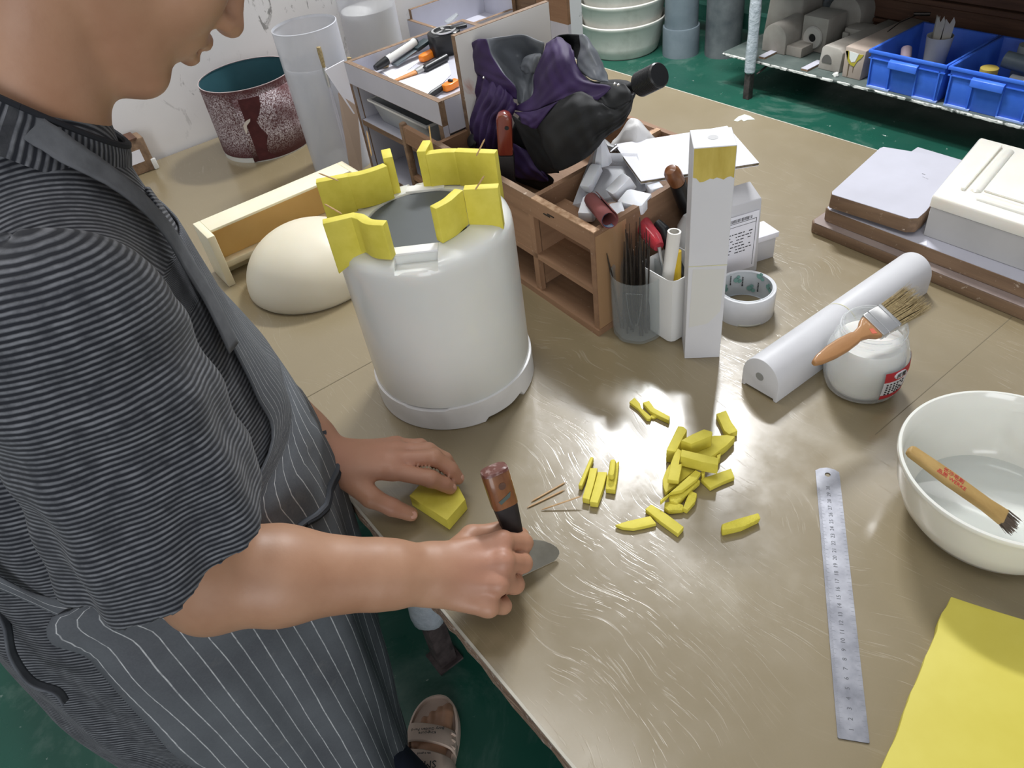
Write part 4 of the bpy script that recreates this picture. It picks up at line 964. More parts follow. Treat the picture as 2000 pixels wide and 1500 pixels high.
build('ochre_coat', G().prism(oc_, 0, .0004, cm @ Matrix.Rotation(math.radians(90), 4, 'X')), M_OCHRE, t)
build('top_hole', G().lathe([(.0062, .3288), (.0062, .3293)], 24, (S_ / 2, S_ / 2, 0), M=cm), mat('shaded_hole', '#b9b9ba', .6), t)
# ================================================================ cartons, tape
t = thing('shipping_carton', 'small white carton with a printed shipping label behind the square column', 'carton', (1.345, .705, TZ))
ca, cb = Vector((1.3905, .752, 0)), Vector((1.3585, .655, 0)); e = (ca - cb).normalized(); nrm = Vector((-e.y, e.x, 0))
m_ = Matrix(((e.x, nrm.x, 0, cb.x), (e.y, nrm.y, 0, cb.y), (0, 0, 1, TZ), (0, 0, 0, 1))); Wc = (ca - cb).length
build('carton_body', G().loft([[tuple(m_ @ Vector(p)) for p in ((0, 0, 0), (Wc, 0, 0), (Wc, .030, 0), (0, .030, 0))], [tuple(m_ @ Vector(p)) for p in ((0, .004, .138), (Wc - .004, .002, .134), (Wc - .006, .034, .150), (.004, .032, .152))]]), M_CARD, t, bevel=.002)
lm = m_ @ Matrix.Rotation(math.radians(90), 4, 'X')
build('label_sheet', G().box(.006, Wc - .008, .012, .116, -.0012, .0006, lm), M_PAPER, t)
g = G(); g.box(.010, Wc - .012, .104, .1046, .0006, .0010, lm).box(.010, .0106, .018, .105, .0006, .0010, lm).box(Wc - .0126, Wc - .012, .018, .105, .0006, .0010, lm).box(.010, Wc - .012, .098, .0985, .0006, .0010, lm)
rr = random.Random(6); 
for q in range(26): g.box(.020 + q * .0024, .0211 + q * .0024 + rr.uniform(-.0005, .0004), .106, .1115, .0006, .0010, lm)
build('label_lines', g, M_PRINT, t)
tx = G()
for s_, sz, xx, yy in (('+', .012, .022, .096), ('LAGOS', .005, .062, .094), ('1/1', .006, .078, .088), ('No. 4', .005, .050, .085)): pass
for k in range(7):
    yy = .084 - k * .0058; x_ = .040
    while x_ < Wc - .020:
        wd = rr.uniform(.002, .007)
        if rr.random() < .72: tx.box(x_, x_ + wd, yy, yy + .0016, .0006, .0009, lm)
        x_ += wd + .0018
build('label_text', tx, M_PRINT, t)
gg = G()
for k in range(9): gg.box(.012, .034, .045 + k * .005, .0465 + k * .005, .0006, .0009, lm)
build('label_text', gg, M_PRINTG, t)
t = thing('low_white_box', 'low open white box peeking out behind the shipping carton', 'box', (1.38, .79, TZ))
build('box_body', G().loft([[(x_, y_, TZ + z_) for x_, y_ in ((1.338, .772), (1.372, .764), (1.385, .802), (1.350, .812))] for z_ in (0, .040)]), M_CARD, t, bevel=.001)
build('lid', G().loft([[(x_, y_, TZ + z_) for x_, y_ in ((1.336, .770), (1.375, .761), (1.389, .804), (1.348, .815))] for z_ in (.040, .050)]), M_PAPER, t, bevel=.001)
t = thing('tape_roll', 'roll of clear packing tape standing flat beside the square column', 'tape', (1.443, .655, TZ))
build('tape_winding', G().lathe([(.0405, 0), (.0445, 0), (.045, .001), (.045, .043), (.0443, .044), (.0405, .044)], 72, (1.443, .655, TZ), cap0=False, cap1=False), mat('white_tape_side', '#d9dadc', .22, coat=.5, col2='#d2d3d6', vs=30), t)
build('card_core', G().lathe([(.0385, 0.0005), (.0404, .0005), (.0404, .0445), (.0385, .0445)], 72, (1.443, .655, TZ), cap0=False, cap1=False), mat('grey_card_core', '#c9cdd0', .7), t)
build('tape_end', G().loft([[(1.443 + .0452 * math.cos(a), .655 + .0452 * math.sin(a), TZ + z_) for z_ in (0.0004, .004)] for a in [math.radians(-62 + i * 4) for i in range(12)]], closed=False), mat('cloudy_tape_end', '#c7c6ba', .4), t, solid=.001)
def on_core(deg, zz, geo, m, name='core_print'):
    a = math.radians(deg); fm = frame((1.443 + .0383 * math.cos(a), .655 + .0383 * math.sin(a), TZ + zz), (-math.sin(a), math.cos(a), 0), z=(-math.cos(a), -math.sin(a), 0))
    build(name, geo(fm), m, t)
def leaf(fm, s_=1.): return G().lathe([(.0001, 0), (.0045 * s_, 0)], 12, (0, 0, 0), cap0=False, cap1=False, M=fm).lathe([(.0001, 0), (.0035 * s_, 0)], 12, (-.0055 * s_, .003 * s_, 0), cap0=False, cap1=False, M=fm).lathe([(.0001, 0), (.003 * s_, 0)], 12, (-.003 * s_, -.005 * s_, 0), cap0=False, cap1=False, M=fm)
def word(fm): 
    g = G().box(-.0012, .0012, .008, .0105, 0, .0002, fm)
    for k in range(5): g.box(-.0009, .0010, .0055 - k * .003, .0075 - k * .003, 0, .0002, fm)
    return g
for dg_, zz in ((150, .030), (98, .040), (70, .030), (118, .014), (182, .020)): on_core(dg_, zz, lambda fm: leaf(fm), M_PRINTG)
for dg_, zz in ((135, .028), (98, .022), (50, .028), (165, .034)): on_core(dg_, zz, word, M_PRINT)

# ================================================================ right part of the bench
# half round bar
t = thing('half_round_bar', 'long white half round bar with a hole in its end, flat side down', 'bar', (1.578, .69, TZ))
def hb(y0, y1):
    r = .0295; prof = [(-r, 0), (-r * .82, 0), (-r * .78, .004), (r * .78, .004), (r * .82, 0), (r, 0), (r, .026)] + [(r * math.cos(math.radians(a)), .026 + r * 1.12 * math.sin(math.radians(a))) for a in range(8, 180, 8)] + [(-r, .026)]
    return G().loft([[(1.5785 + x_ + .02 * (yy - .52), yy, TZ + z_) for x_, z_ in prof] for yy in (y0, y1)])
build('front_half', hb(.520, .690), M_WHITE, t, bevel=.0012)
build('glue_joint', hb(.690, .6912), M_JOINT, t)
build('rear_half', hb(.6912, .872), M_WHITE, t, bevel=.0012)
hm = Matrix.Translation((1.5775, .5198, TZ + .030)) @ Matrix.Rotation(math.radians(90), 4, 'X')
build('end_hole', G().lathe([(.0062, -.0006), (.0062, .0004)], 20, M=hm), mat('pale_hole', '#8b8c8a', .5), t)
# jar
JX, JY = 1.662, .628
t = thing('glass_jar', 'round glass jar of white paste with red and white label', 'jar', (JX, JY, TZ))
outer = [(.030, 0), (.040, .0015), (.0455, .006), (.0495, .018), (.0515, .035), (.0518, .050), (.0505, .062), (.0475, .072), (.0455, .076), (.0455, .080), (.0438, .084), (.0398, .088), (.0392, .092), (.0405, .0935), (.0405, .096), (.0392, .0975), (.0392, .104), (.0385, .1055)]
inner = [(.0365, .1055), (.0362, .09), (.0415, .080), (.0445, .072), (.0478, .05), (.0470, .02), (.040, .006), (.001, .004)]
build('jar_glass', G().lathe([(.001, .0)] + outer + inner, 72, (JX, JY, TZ)), clear('jar_glass', '#f2f4f5', .06, .05, '#fcfdfd'), t, ang=30)
build('paste', G().lathe([(.001, .0065), (.040, .008), (.0465, .021), (.0472, .05), (.0440, .0715), (.0405, .079), (.036, .0795), (.02, .077), (.001, .0765)], 64, (JX, JY, TZ)), mat('white_jelly_paste', '#f3f0eb', .25, sss=.3, sssr=(.01,), coat=.3), t, ang=50)
build('screw_thread', G().tube([(JX + .0402 * math.cos(a), JY + .0402 * math.sin(a), TZ + .0985 + .0008 * a) for a in [i * .2 for i in range(30)]], .0007, 6), clear('thread_glass', '#eef1f3', .06, .3), t)
def jar_patch(d0, d1, z0, z1, off=.0004, n=10):
    rows = []
    for i in range(n + 1):
        a = math.radians(d0 + (d1 - d0) * i / n); row = []
        for j in range(5):
            zz = z0 + (z1 - z0) * j / 4; rr_ = np.interp(zz, [p[1] for p in outer], [p[0] for p in outer]) + off
            row.append((JX + rr_ * math.cos(a), JY + rr_ * math.sin(a), TZ + zz))
        rows.append(row)
    return G().grid(rows)
LA0, LA1 = -33, 42
build('label', jar_patch(LA0, LA1, .016, .062), M_PAPER, t)
build('label_band', jar_patch(LA0, LA1, .047, .062, .0007), M_PRINTR, t)
build('label_band', jar_patch(LA0, LA1, .016, .0235, .0007), M_PRINTR, t)
def on_jar(deg, zz, off=.0011):
    a = math.radians(deg); rr_ = np.interp(zz, [p[1] for p in outer], [p[0] for p in outer]) + off
    return frame((JX + rr_ * math.cos(a), JY + rr_ * math.sin(a), TZ + zz), (-math.sin(a), math.cos(a), 0), z=(math.cos(a), math.sin(a), .0))
om = on_jar(-8, .0548)
build('label_oval', G().prism([(.0105 * math.cos(q * .2618), .0052 * math.sin(q * .2618)) for q in range(24)], -.002, .0006, om), M_PAPER, t)
build('label_text', text_geo('民雪', .0085, om @ Matrix.Translation((0, 0, .0010)), .0001), M_PRINT, t)
g = G(); rr = random.Random(3)
for q in range(5):
    for c_ in range(6):
        mm = on_jar(-27 + c_ * 5.5, .0425 - q * .0042, .0009)
        if rr.random() < .85: g.box(-.0010, .0012, -.0010, .0008, -.0006, .0001, mm)
build('label_text', g, M_PRINT, t)
# flat paintbrush across the jar mouth
t = thing('paint_brush', 'flat paint brush with pale wooden handle lying across the jar mouth', 'brush', (JX, JY, TZ + .1055))
p0, p1, p2, p3 = Vector((1.6585,0.5041,0.8925)), Vector((1.6696,0.6049,0.8955)), Vector((1.6739,0.6364,0.8985)), Vector((1.6847,0.6829,0.8985))
ax = (p2 - p1).normalized(); bm_ = frame(p1, ax, z=(.35, -.15, 1)); Lf = (p2 - p1).length
# handle outline in brush frame (x along, y across), length from p0
Lh = (p1 - p0).length
hd = frame(p0, p1 - p0, z=(.35, -.15, 1))
up_ = [(0, .003), (.010, .0065), (.03, .0095), (.05, .0100), (.07, .0085), (Lh * .74, .0068), (Lh * .86, .0095), (Lh * .94, .0150), (Lh + .003, .0178)]
hp = [(x_, y_) for x_, y_ in up_] + [(x_, -y_) for x_, y_ in up_[::-1]]
build('handle', G().prism(hp, -.0045, .0045, hd), M_PALEW, t, bevel=.0028, seg=3)
build('red_mark', G().prism([(Lh * .90, -.008), (Lh * .96, -.011), (Lh * .97, -.003), (Lh * .92, -.001)], .0045, .0048, hd), mat('faded_red_mark', '#cf6a52', .6), t)
fe = build('ferrule', G().box(0, Lf, -.0185, .0185, -.0062, .0062, bm_), M_CHROME, t, bevel=.002)
build('ferrule_bead', G().box(Lf * .25, Lf * .32, -.0189, .0189, -.0067, .0067, bm_).box(Lf * .80, Lf * .86, -.0189, .0189, -.0067, .0067, bm_), M_CHROME, t, bevel=.0006, seg=1)
Lb = (p3 - p2).length + .004; g = G(); rr = random.Random(9)
for q in range(420):
    y_, z_ = rr.uniform(-.0175, .0175), rr.uniform(-.005, .005); l_ = Lb * rr.uniform(.72, 1.08)
    e0 = Vector((Lf - .001, y_, z_)); e1 = Vector((Lf + l_ * .5, y_ * 1.08, z_ * 1.1)); e2 = Vector((Lf + l_, y_ * 1.15 + rr.uniform(-.003, .003), z_ * 1.4 + rr.uniform(-.003, .003) + .0015))
    g.tube([tuple(bm_ @ e) for e in (e0, e1, e2)], [.0005, .00045, .0001], 4, caps=False)
bo = build('bristles', g, M_BRISTLE, t); bo['kind'] = 'stuff'
# bowl
BX, BY = 1.885, .5305
t = thing('mixing_bowl', 'large glossy white plastic bowl at the right edge', 'bowl', (BX, BY, TZ))
op = [(.001, 0), (.060, 0), (.072, .003), (.082, .012), (.094, .030), (.103, .055), (.1075, .082), (.1095, .0905), (.1105, .0935), (.1095, .0962), (.1065, .0965), (.1040, .093)]
ip = [(.1010, .075), (.0965, .052), (.088, .030), (.078, .015), (.068, .0075), (.001, .006)]
build('bowl_shell', G().lathe(op + ip, 128, (BX, BY, TZ)), mat('glossy_white_bowl', '#e4e4dc', .14, coat=.4, sss=.15, sssr=(.01,)), t, ang=60)
build('water', G().lathe([(.001, .0068), (.067, .0083), (.0775, .016), (.0800, .0185), (.001, .0186)], 96, (BX, BY, TZ)), clear('clear_water', '#eef0f0', .04, .05, '#fbfcfc'), t, ang=50)
t = thing('bamboo_brush', 'wooden brush with red lettering on its handle leaning inside the white bowl', 'brush', (1.8603,0.4957,0.84))
q0, q1 = Vector((1.8045,0.48,0.868)), Vector((1.9049,0.506,0.822))
bmx = frame(q0, q1 - q0, z=(.2, -.1, 1)); L = (q1 - q0).length
hp = [(-.004, -.0045), (0, -.0065), (L * .4, -.0085), (L * .8, -.0075), (L, -.0095), (L, .0095), (L * .8, .0075), (L * .4, .0085), (0, .0065), (-.004, .0045)]
build('handle', G().prism(hp, -.0045, .0045, bmx), M_BAMBOO, t, bevel=.0022, seg=3)
build('lettering', text_geo('长沙毛刷\n品质 WERKE', .0062, bmx @ Matrix.Translation((L * .42, 0, .0047)) @ Matrix.Rotation(0, 4, 'Z'), .0001), M_PRINTR, t)
g = G(); rr = random.Random(5)
for q in range(160):
    y_, z_ = rr.uniform(-.009, .009), rr.uniform(-.004, .004); l_ = rr.uniform(.010, .017)
    g.tube([tuple(bmx @ Vector((L - .002, y_, z_))), tuple(bmx @ Vector((L + l_, y_ * 1.1 + rr.uniform(-.002, .002), z_ * 1.3 - .003)))], [.0006, .0002], 4, caps=False)
bo = build('bristles', g, mat('wet_dark_bristle', '#5d4f45', .5), t); bo['kind'] = 'stuff'
# ruler
t = thing('steel_ruler', 'scuffed thirty centimetre steel ruler with a hanging hole', 'ruler', (1.84, .32, TZ))
r0, rd = Vector((1.9329,0.2099,0.7806)), Vector((math.cos(2.2523), math.sin(2.2523), 0))
r1 = Vector((1.7217,0.4702,0.7806)); rd = (r1 - r0).normalized(); RL = (r1 - r0).length
rm = frame((r0.x, r0.y, TZ + .0003), rd, z=(0, 0, 1)); hw = .0137
ol = [(0, -hw + .001), (.001, -hw), (RL - .006, -hw), (RL - .002, -hw * .6), (RL, 0), (RL - .002, hw * .6), (RL - .006, hw), (.001, hw), (0, hw - .001)]
hx = RL - .0115; n = 24
hole = [(hx + .0033 * math.cos(2 * math.pi * i / n), .0033 * math.sin(2 * math.pi * i / n)) for i in range(n)]
def ring_prism(outer_, hole_, z0, z1, M):
    bm = bmesh.new(); es = []
    for pl in (outer_, hole_):
        vs = [bm.verts.new((p[0], p[1], 0)) for p in pl]
        es += [bm.edges.new((vs[i], vs[(i + 1) % len(vs)])) for i in range(len(vs))]
    bmesh.ops.triangle_fill(bm, edges=es, use_beauty=True)
    bm.faces.ensure_lookup_table(); bm.verts.index_update()
    r = bmesh.ops.extrude_face_region(bm, geom=bm.faces[:]); vs = [e for e in r['geom'] if isinstance(e, bmesh.types.BMVert)]
    for v in bm.verts: v.co.z = z0
    for v in vs: v.co.z = z1
    bm.verts.index_update(); g = G().raw([tuple(v.co) for v in bm.verts], [tuple(v.index for v in f.verts) for f in bm.faces], M); bm.free(); return g
build('blade', ring_prism(ol, hole, 0, .0010, rm), M_STEEL, t)
g = G(); S = RL / .3325
for mmk in range(1, 300):
    c = mmk * .001 * S; l_ = .0065 if mmk % 10 == 0 else (.005 if mmk % 5 == 0 else .0034)
    wd = .00013
    g.box(c - wd, c + wd, hw - l_, hw - .0002, .0010, .00108, rm)
    if mmk % 5 == 0: g.box(c - wd, c + wd, -hw + .0002, -hw + l_ * .7, .0010, .00108, rm)
build('scale_marks', g, mat('engraved_grey', '#85868c', .5), t)
g = G()
for c in range(1, 31):
    g.add(text_geo(str(c), .0062, rm @ Matrix.Translation((c * .01 * S, .0008, .00105)) @ Matrix.Rotation(0, 4, 'Z'), .00005))
build('scale_numbers', g, mat('engraved_dark', '#54555a', .5), t)
# clay slab bottom right
t0 = Vector((1.9131,0.3973,0.7945)); e1 = Vector((1.9635,0.2012,0.7945)) - t0; e1.normalize(); e2 = Vector((1.9736,0.4246,0.7945)) - t0; e2.normalize()
rr = random.Random(2); poly = []
for i in range(26): poly.append(t0 + e1 * (.27 * i / 25) + e2 * rr.uniform(-.0012, .0012))
for i in range(1, 14): poly.append(t0 + e1 * .27 + e2 * (.19 * i / 13) + e1 * rr.uniform(-.001, .001))
for i in range(1, 14): poly.append(t0 + e2 * .19 + e1 * (.27 * (1 - i / 13)))
for i in range(1, 10): poly.append(t0 + e2 * (.19 * (1 - i / 10)) - e1 * (.003 * math.sin(math.pi * i / 10)))
def slab_z(p, top): 
    d = (p - t0).length; return (TZ + .0145 - (.0 if top else .0145)) + (.004 * max(0, 1 - d / .06) ** 2)
n = len(poly); g = G().raw([(p.x, p.y, slab_z(p, False) if (p - t0).length > .03 else TZ + .001) for p in poly] + [(p.x, p.y, slab_z(p, True)) for p in poly],
    [tuple(range(n - 1, -1, -1)), tuple(range(n, 2 * n))] + [(i, (i + 1) % n, n + (i + 1) % n, n + i) for i in range(n)])
solo('clay_slab', g, mat('smooth_yellow_clay', '#cdc04c', .55, col2='#d2c655', vs=20, bump=.06, bs=200), 'large flat sheet of yellow clay with ragged cut edge, bottom right', 'clay', bevel=.001)
# boards on the right
def bstack(name, poly, z0, z1, lab, face, grp='boards stacked at the far edge'):
    t = thing(name, lab, 'board', (poly[0][0], poly[0][1], z0), grp)
    build('board_core', G().prism(poly, z0, z1 - .0008).jitter(.0006, int(z0 * 999), z0), M_RAW, t, bevel=.0008, seg=1)
    cx = sum(p[0] for p in poly) / len(poly); cy = sum(p[1] for p in poly) / len(poly)
    build('laminate_face', G().prism([(cx + (p[0] - cx) * .992, cy + (p[1] - cy) * .992) for p in poly], z1 - .0008, z1), face, t); return t
bstack('laminate_board', [(1.379, .912), (1.386, .904), (2.10, .890), (2.10, 1.19), (1.372, 1.20)], TZ + .0002, .8005, 'lowest board of the stack, rosy grey top', M_GREYLAM)
bstack('laminate_board', [(1.392, .925), (1.40, .920), (2.06, .915), (2.06, 1.20), (1.386, 1.21)], .8007, .8235, 'middle board of the stack, under the white board and the mould', M_LAM)
bstack('laminate_board', [(1.399, .922), (1.404, .915), (1.536, .924), (1.545, .933), (1.543, .958), (1.506, 1.135), (1.470, 1.140), (1.372, 1.113), (1.370, 1.105)], .8305, .856, 'small clean white board on top of the stack, left of the mould', M_LAM)
top_board = [o for o in bpy.data.objects if o.get('label', '').startswith('small clean white board')][0]
fp = frame((1.478, 1.063, .8561), (1, -.15, 0), z=(0, 0, 1)); g = G()
for q in range(3): g.box(q * .0022 - .004, q * .0022 - .0026, -.001, .001, 0, .0002, fp)
for q in range(4): g.box(q * .0030 + .004, q * .0030 + .0056, -.009, -.0082, 0, .0002, fp)
build('faint_print', g, mat('faint_grey_print', '#8b8b92', .7), top_board)
solo('spacer_strip', G().box(1.41, 1.53, .95, 1.10, .8237, .8303), M_RAW, 'thin brown packing strip under the top white board', 'strip')
solo('paper_scrap', G().prism([(1.562, .9195), (1.574, .9205), (1.567, .933)], .8236, .8243), M_PAPER, 'tiny white paper triangle on the middle board', 'scrap')
t = thing('slab_mould', 'grey sided block mould with thick milky silicone top and channels', 'mould', (1.70, 1.04, .8237))
MY0, MX0 = .9455, 1.5535
build('plaster_block', G().loft([[(x_, y_, z_) for x_, y_ in ((MX0, MY0), (2.02, MY0 + .004), (2.02, 1.16), (MX0 - .045, 1.16))] for z_ in (.8237, .874)]), M_PLASTERG, t, bevel=.0008, seg=1)
build('silicone_top', G().loft([[(x_, y_, z_) for x_, y_ in ((MX0 - .002, MY0 - .002 + k), (2.02, MY0 + .002 + k), (2.02, 1.162), (MX0 - .047 + k, 1.162))] for z_, k in ((.874, 0), (.890, .001), (.8935, .004))]), M_SILI2, t, bevel=.002, cut=0)
def ridge(path, r, flat=.75):
    P_ = [Vector((p[0], p[1], .8915)) for p in path]; rings = []
    for j, p in enumerate(P_):
        d = (P_[min(j + 1, len(P_) - 1)] - P_[max(j - 1, 0)]).normalized(); s_ = Vector((-d.y, d.x, 0)); k = r[j]
        rings.append([tuple(p + s_ * (k * math.cos(a)) + Vector((0, 0, k * flat * math.sin(a)))) for a in [math.pi * i / 12 for i in range(13)]])
    return G().loft(rings)
build('channel_ridge', ridge([(1.594, .988), (1.592, .992), (1.566, 1.140), (1.5655, 1.145)], [.004, .0085, .0085, .005]), M_SILI2, t)
build('channel_ridge', ridge([(1.601, .978), (1.606, .978), (1.80, .978), (1.95, .979)], [.004, .0105, .0105, .0105]), M_SILI2, t)
build('channel_wall', G().box(1.574, 1.580, .984, 1.15, .8925, .8985, Matrix.Identity(4)).xf(Matrix.Translation((1.58, .99, 0)) @ Matrix.Rotation(math.radians(9.5), 4, 'Z') @ Matrix.Translation((-1.582, -.99, 0))), M_SILI2, t, bevel=.002)
build('channel_wall', G().box(1.600, 1.95, .998, 1.003, .8925, .8975), M_SILI2, t, bevel=.002)

# ================================================================ clay scraps and toothpicks
SG = 'yellow clay offcuts on the bench'
def scrap(poly, z0, z1, lab, m=None, bev=.0008, rough=0., curl=0.):
    g = G().prism(poly, z0, z1)
    if rough: g.jitter(rough, len(lab), TZ)
    solo('clay_offcut', g, m or M_CLAY, lab, 'clay', SG, bevel=bev)
Z = TZ + .0004
scrap([(1.4703,0.3788),(1.4687,0.3904),(1.483,0.3871),(1.4902,0.3822),(1.5123,0.3794),(1.5139,0.3754),(1.5105,0.3721),(1.4882,0.3779)], Z, TZ + .006, 'left of two thin curled clay strips above the pile')
scrap([(1.4855,0.3895),(1.4889,0.3987),(1.5042,0.3933),(1.5306,0.3963),(1.5347,0.3894),(1.5186,0.3863),(1.5049,0.3846)], Z, TZ + .008, 'right of two thin curled clay strips above the pile')
scrap([(1.5075,0.383),(1.5112,0.3881),(1.5161,0.3869),(1.5149,0.3812),(1.5102,0.3793)], Z, TZ + .004, 'tiny clay crumb between the two curled strips')
scrap([(1.5714,0.4412),(1.5759,0.4554),(1.5953,0.4434),(1.6111,0.4367),(1.6075,0.4239),(1.5982,0.425),(1.5852,0.4332)], Z, TZ + .010, 'curved flat clay piece at the upper right of the pile')
scrap([(1.5597,0.3793),(1.5657,0.3833),(1.5732,0.3819),(1.5797,0.3652),(1.5888,0.3441),(1.5789,0.337)], Z, TZ + .023, 'thick clay block at the upper left of the pile')
scrap([(1.589,0.3611),(1.5959,0.386),(1.5971,0.404),(1.6086,0.4182),(1.6178,0.4231),(1.6203,0.4044),(1.6196,0.3762),(1.5935,0.3581)], Z, TZ + .014, 'large flat clay wedge beneath the pile, pointing right')
scrap([(1.5874,0.3544),(1.59,0.3722),(1.5942,0.3892),(1.6046,0.3933),(1.6085,0.3872),(1.6004,0.3588)], TZ + .0145, TZ + .035, 'clay block resting on top of the flat wedge')
scrap([(1.5901,0.3311),(1.5946,0.3198),(1.6012,0.3074),(1.6111,0.2987),(1.6186,0.2948),(1.6188,0.3232),(1.6189,0.3518),(1.5996,0.3441)], Z, TZ + .010, 'leaf shaped flat clay piece at the lower left of the pile')
scrap([(1.5965,0.3457),(1.6027,0.349),(1.6219,0.3589),(1.6376,0.3673),(1.6442,0.3578),(1.6283,0.3481),(1.6034,0.3362)], TZ + .0145, TZ + .032, 'clay bar lying across the middle of the pile')
scrap([(1.5843,0.3508),(1.592,0.3511),(1.6054,0.3317),(1.6067,0.3367),(1.6232,0.312),(1.6125,0.3039),(1.5967,0.3264)], TZ + .0145, TZ + .022, 'stepped clay strip lying down the left of the pile')
scrap([(1.6258,0.277),(1.6246,0.2951),(1.6243,0.3169),(1.6226,0.3425),(1.6301,0.3443),(1.6334,0.3323),(1.633,0.3074),(1.6256,0.2939),(1.6272,0.2887),(1.6284,0.2752)], TZ + .0108, TZ + .017, 'long clay wedge along the lower front of the pile')
scrap([(1.625,0.2933),(1.6291,0.3046),(1.6315,0.3164),(1.6308,0.3392),(1.6347,0.3385),(1.6371,0.3175),(1.6385,0.3052),(1.6398,0.293),(1.6316,0.2877)], Z, TZ + .0104, 'crumbly torn clay lump at the front of the pile', M_CLAYR, .0015, .0012)
scrap([(1.6212,0.3841),(1.6225,0.3904),(1.6266,0.3846),(1.6273,0.378)], Z, TZ + .011, 'small clay nub right of the crossing bar')
scrap([(1.6268,0.3482),(1.6268,0.3566),(1.6325,0.3492),(1.6336,0.3433)], Z, TZ + .013, 'little clay stub below the crossing bar')
scrap([(1.6309,0.3431),(1.6354,0.3548),(1.6455,0.3827),(1.6579,0.3746),(1.6526,0.3573),(1.6488,0.3404)], Z, TZ + .007, 'bent flat clay strip right of the pile')
scrap([(1.6266,0.2842),(1.633,0.2917),(1.6436,0.2971),(1.6481,0.294),(1.6485,0.291),(1.6421,0.282),(1.6385,0.2787),(1.6321,0.2782)], Z, TZ + .008, 'ragged flat clay crumb lowest in the pile', M_CLAYR, .001, .0008)
scrap([(1.635,0.3201),(1.6446,0.3225),(1.6514,0.3109),(1.6533,0.2949),(1.6484,0.2931),(1.6418,0.3054)], Z, TZ + .008, 'upright curved clay crumb beside the ragged one', M_CLAYR, .001, .0006)
scrap([(1.618,0.2599),(1.6179,0.2707),(1.6421,0.2731),(1.6673,0.2736),(1.6693,0.2614),(1.6432,0.2599)], Z, TZ + .008, 'straight clay strip below the pile, pointing down right')
scrap([(1.6092,0.2183),(1.615,0.2328),(1.6283,0.258),(1.6409,0.2553),(1.6348,0.2428),(1.6279,0.2306),(1.6189,0.2226)], Z, TZ + .006, 'pointed leaf shaped clay sliver left of the straight strip')
scrap([(1.695,0.3052),(1.7031,0.3246),(1.7141,0.3497),(1.7196,0.3447),(1.713,0.3216),(1.7026,0.2995)], Z, TZ + .011, 'rough clay roll lying alone right of the pile', M_CLAYR, .002, .0014)
scrap([(1.5106,0.2688),(1.5142,0.2719),(1.54,0.2281),(1.5353,0.225)], Z, TZ + .010, 'narrowest clay stick, first of the upright row by the toothpicks', bev=.002)
scrap([(1.5249,0.2554),(1.5315,0.2622),(1.5478,0.241),(1.5623,0.2201),(1.5543,0.2153),(1.5386,0.2374)], Z, TZ + .010, 'second clay stick in the row by the toothpicks')
scrap([(1.5366,0.2583),(1.5452,0.2662),(1.5603,0.245),(1.5731,0.224),(1.5651,0.2178),(1.5508,0.2382)], Z, TZ + .010, 'third clay stick in the row by the toothpicks')
scrap([(1.5413,0.2734),(1.5407,0.2916),(1.558,0.2722),(1.5728,0.254),(1.5632,0.2461),(1.5517,0.2596)], Z, TZ + .009, 'crumbly clay base of the fourth stick in the row', M_CLAYR, .001, .0008)
scrap([(1.5375,0.2789),(1.5438,0.2838),(1.5539,0.2726),(1.5622,0.2624),(1.5565,0.2577),(1.5468,0.2683)], TZ + .0096, TZ + .021, 'round clay roll resting on the crumbly fourth stick', bev=.004)
PG = 'toothpicks on the bench'
for (a, b, lab) in (((1.5089,0.169,0.7812), (1.5152,0.2225,0.7812), 'upper toothpick of the pair left of the clay sticks'),
                    ((1.5129,0.1591,0.7812), (1.5238,0.2133,0.7812), 'lower toothpick of the pair left of the clay sticks'),
                    ((1.5278,0.1701,0.7812), (1.5538,0.217,0.7955), 'toothpick reaching up to the clay sticks')):
    if b[2] > .79: a = (a[0], a[1], TZ + .0012); b = (b[0], b[1], TZ + .0125)
    solo('toothpick', pick_geo(a, b), M_WOODPICK, lab, 'toothpick', PG)
# clay block under the left hand
blk = [(1.4072,0.0543),(1.4012,0.0734),(1.4383,0.1094),(1.4619,0.1036),(1.473,0.0679)]
solo('clay_block', G().prism(blk, TZ + .0003, TZ + .0200), M_CLAY, 'square yellow clay block under the fingers of the left hand', 'clay', bevel=.0008)

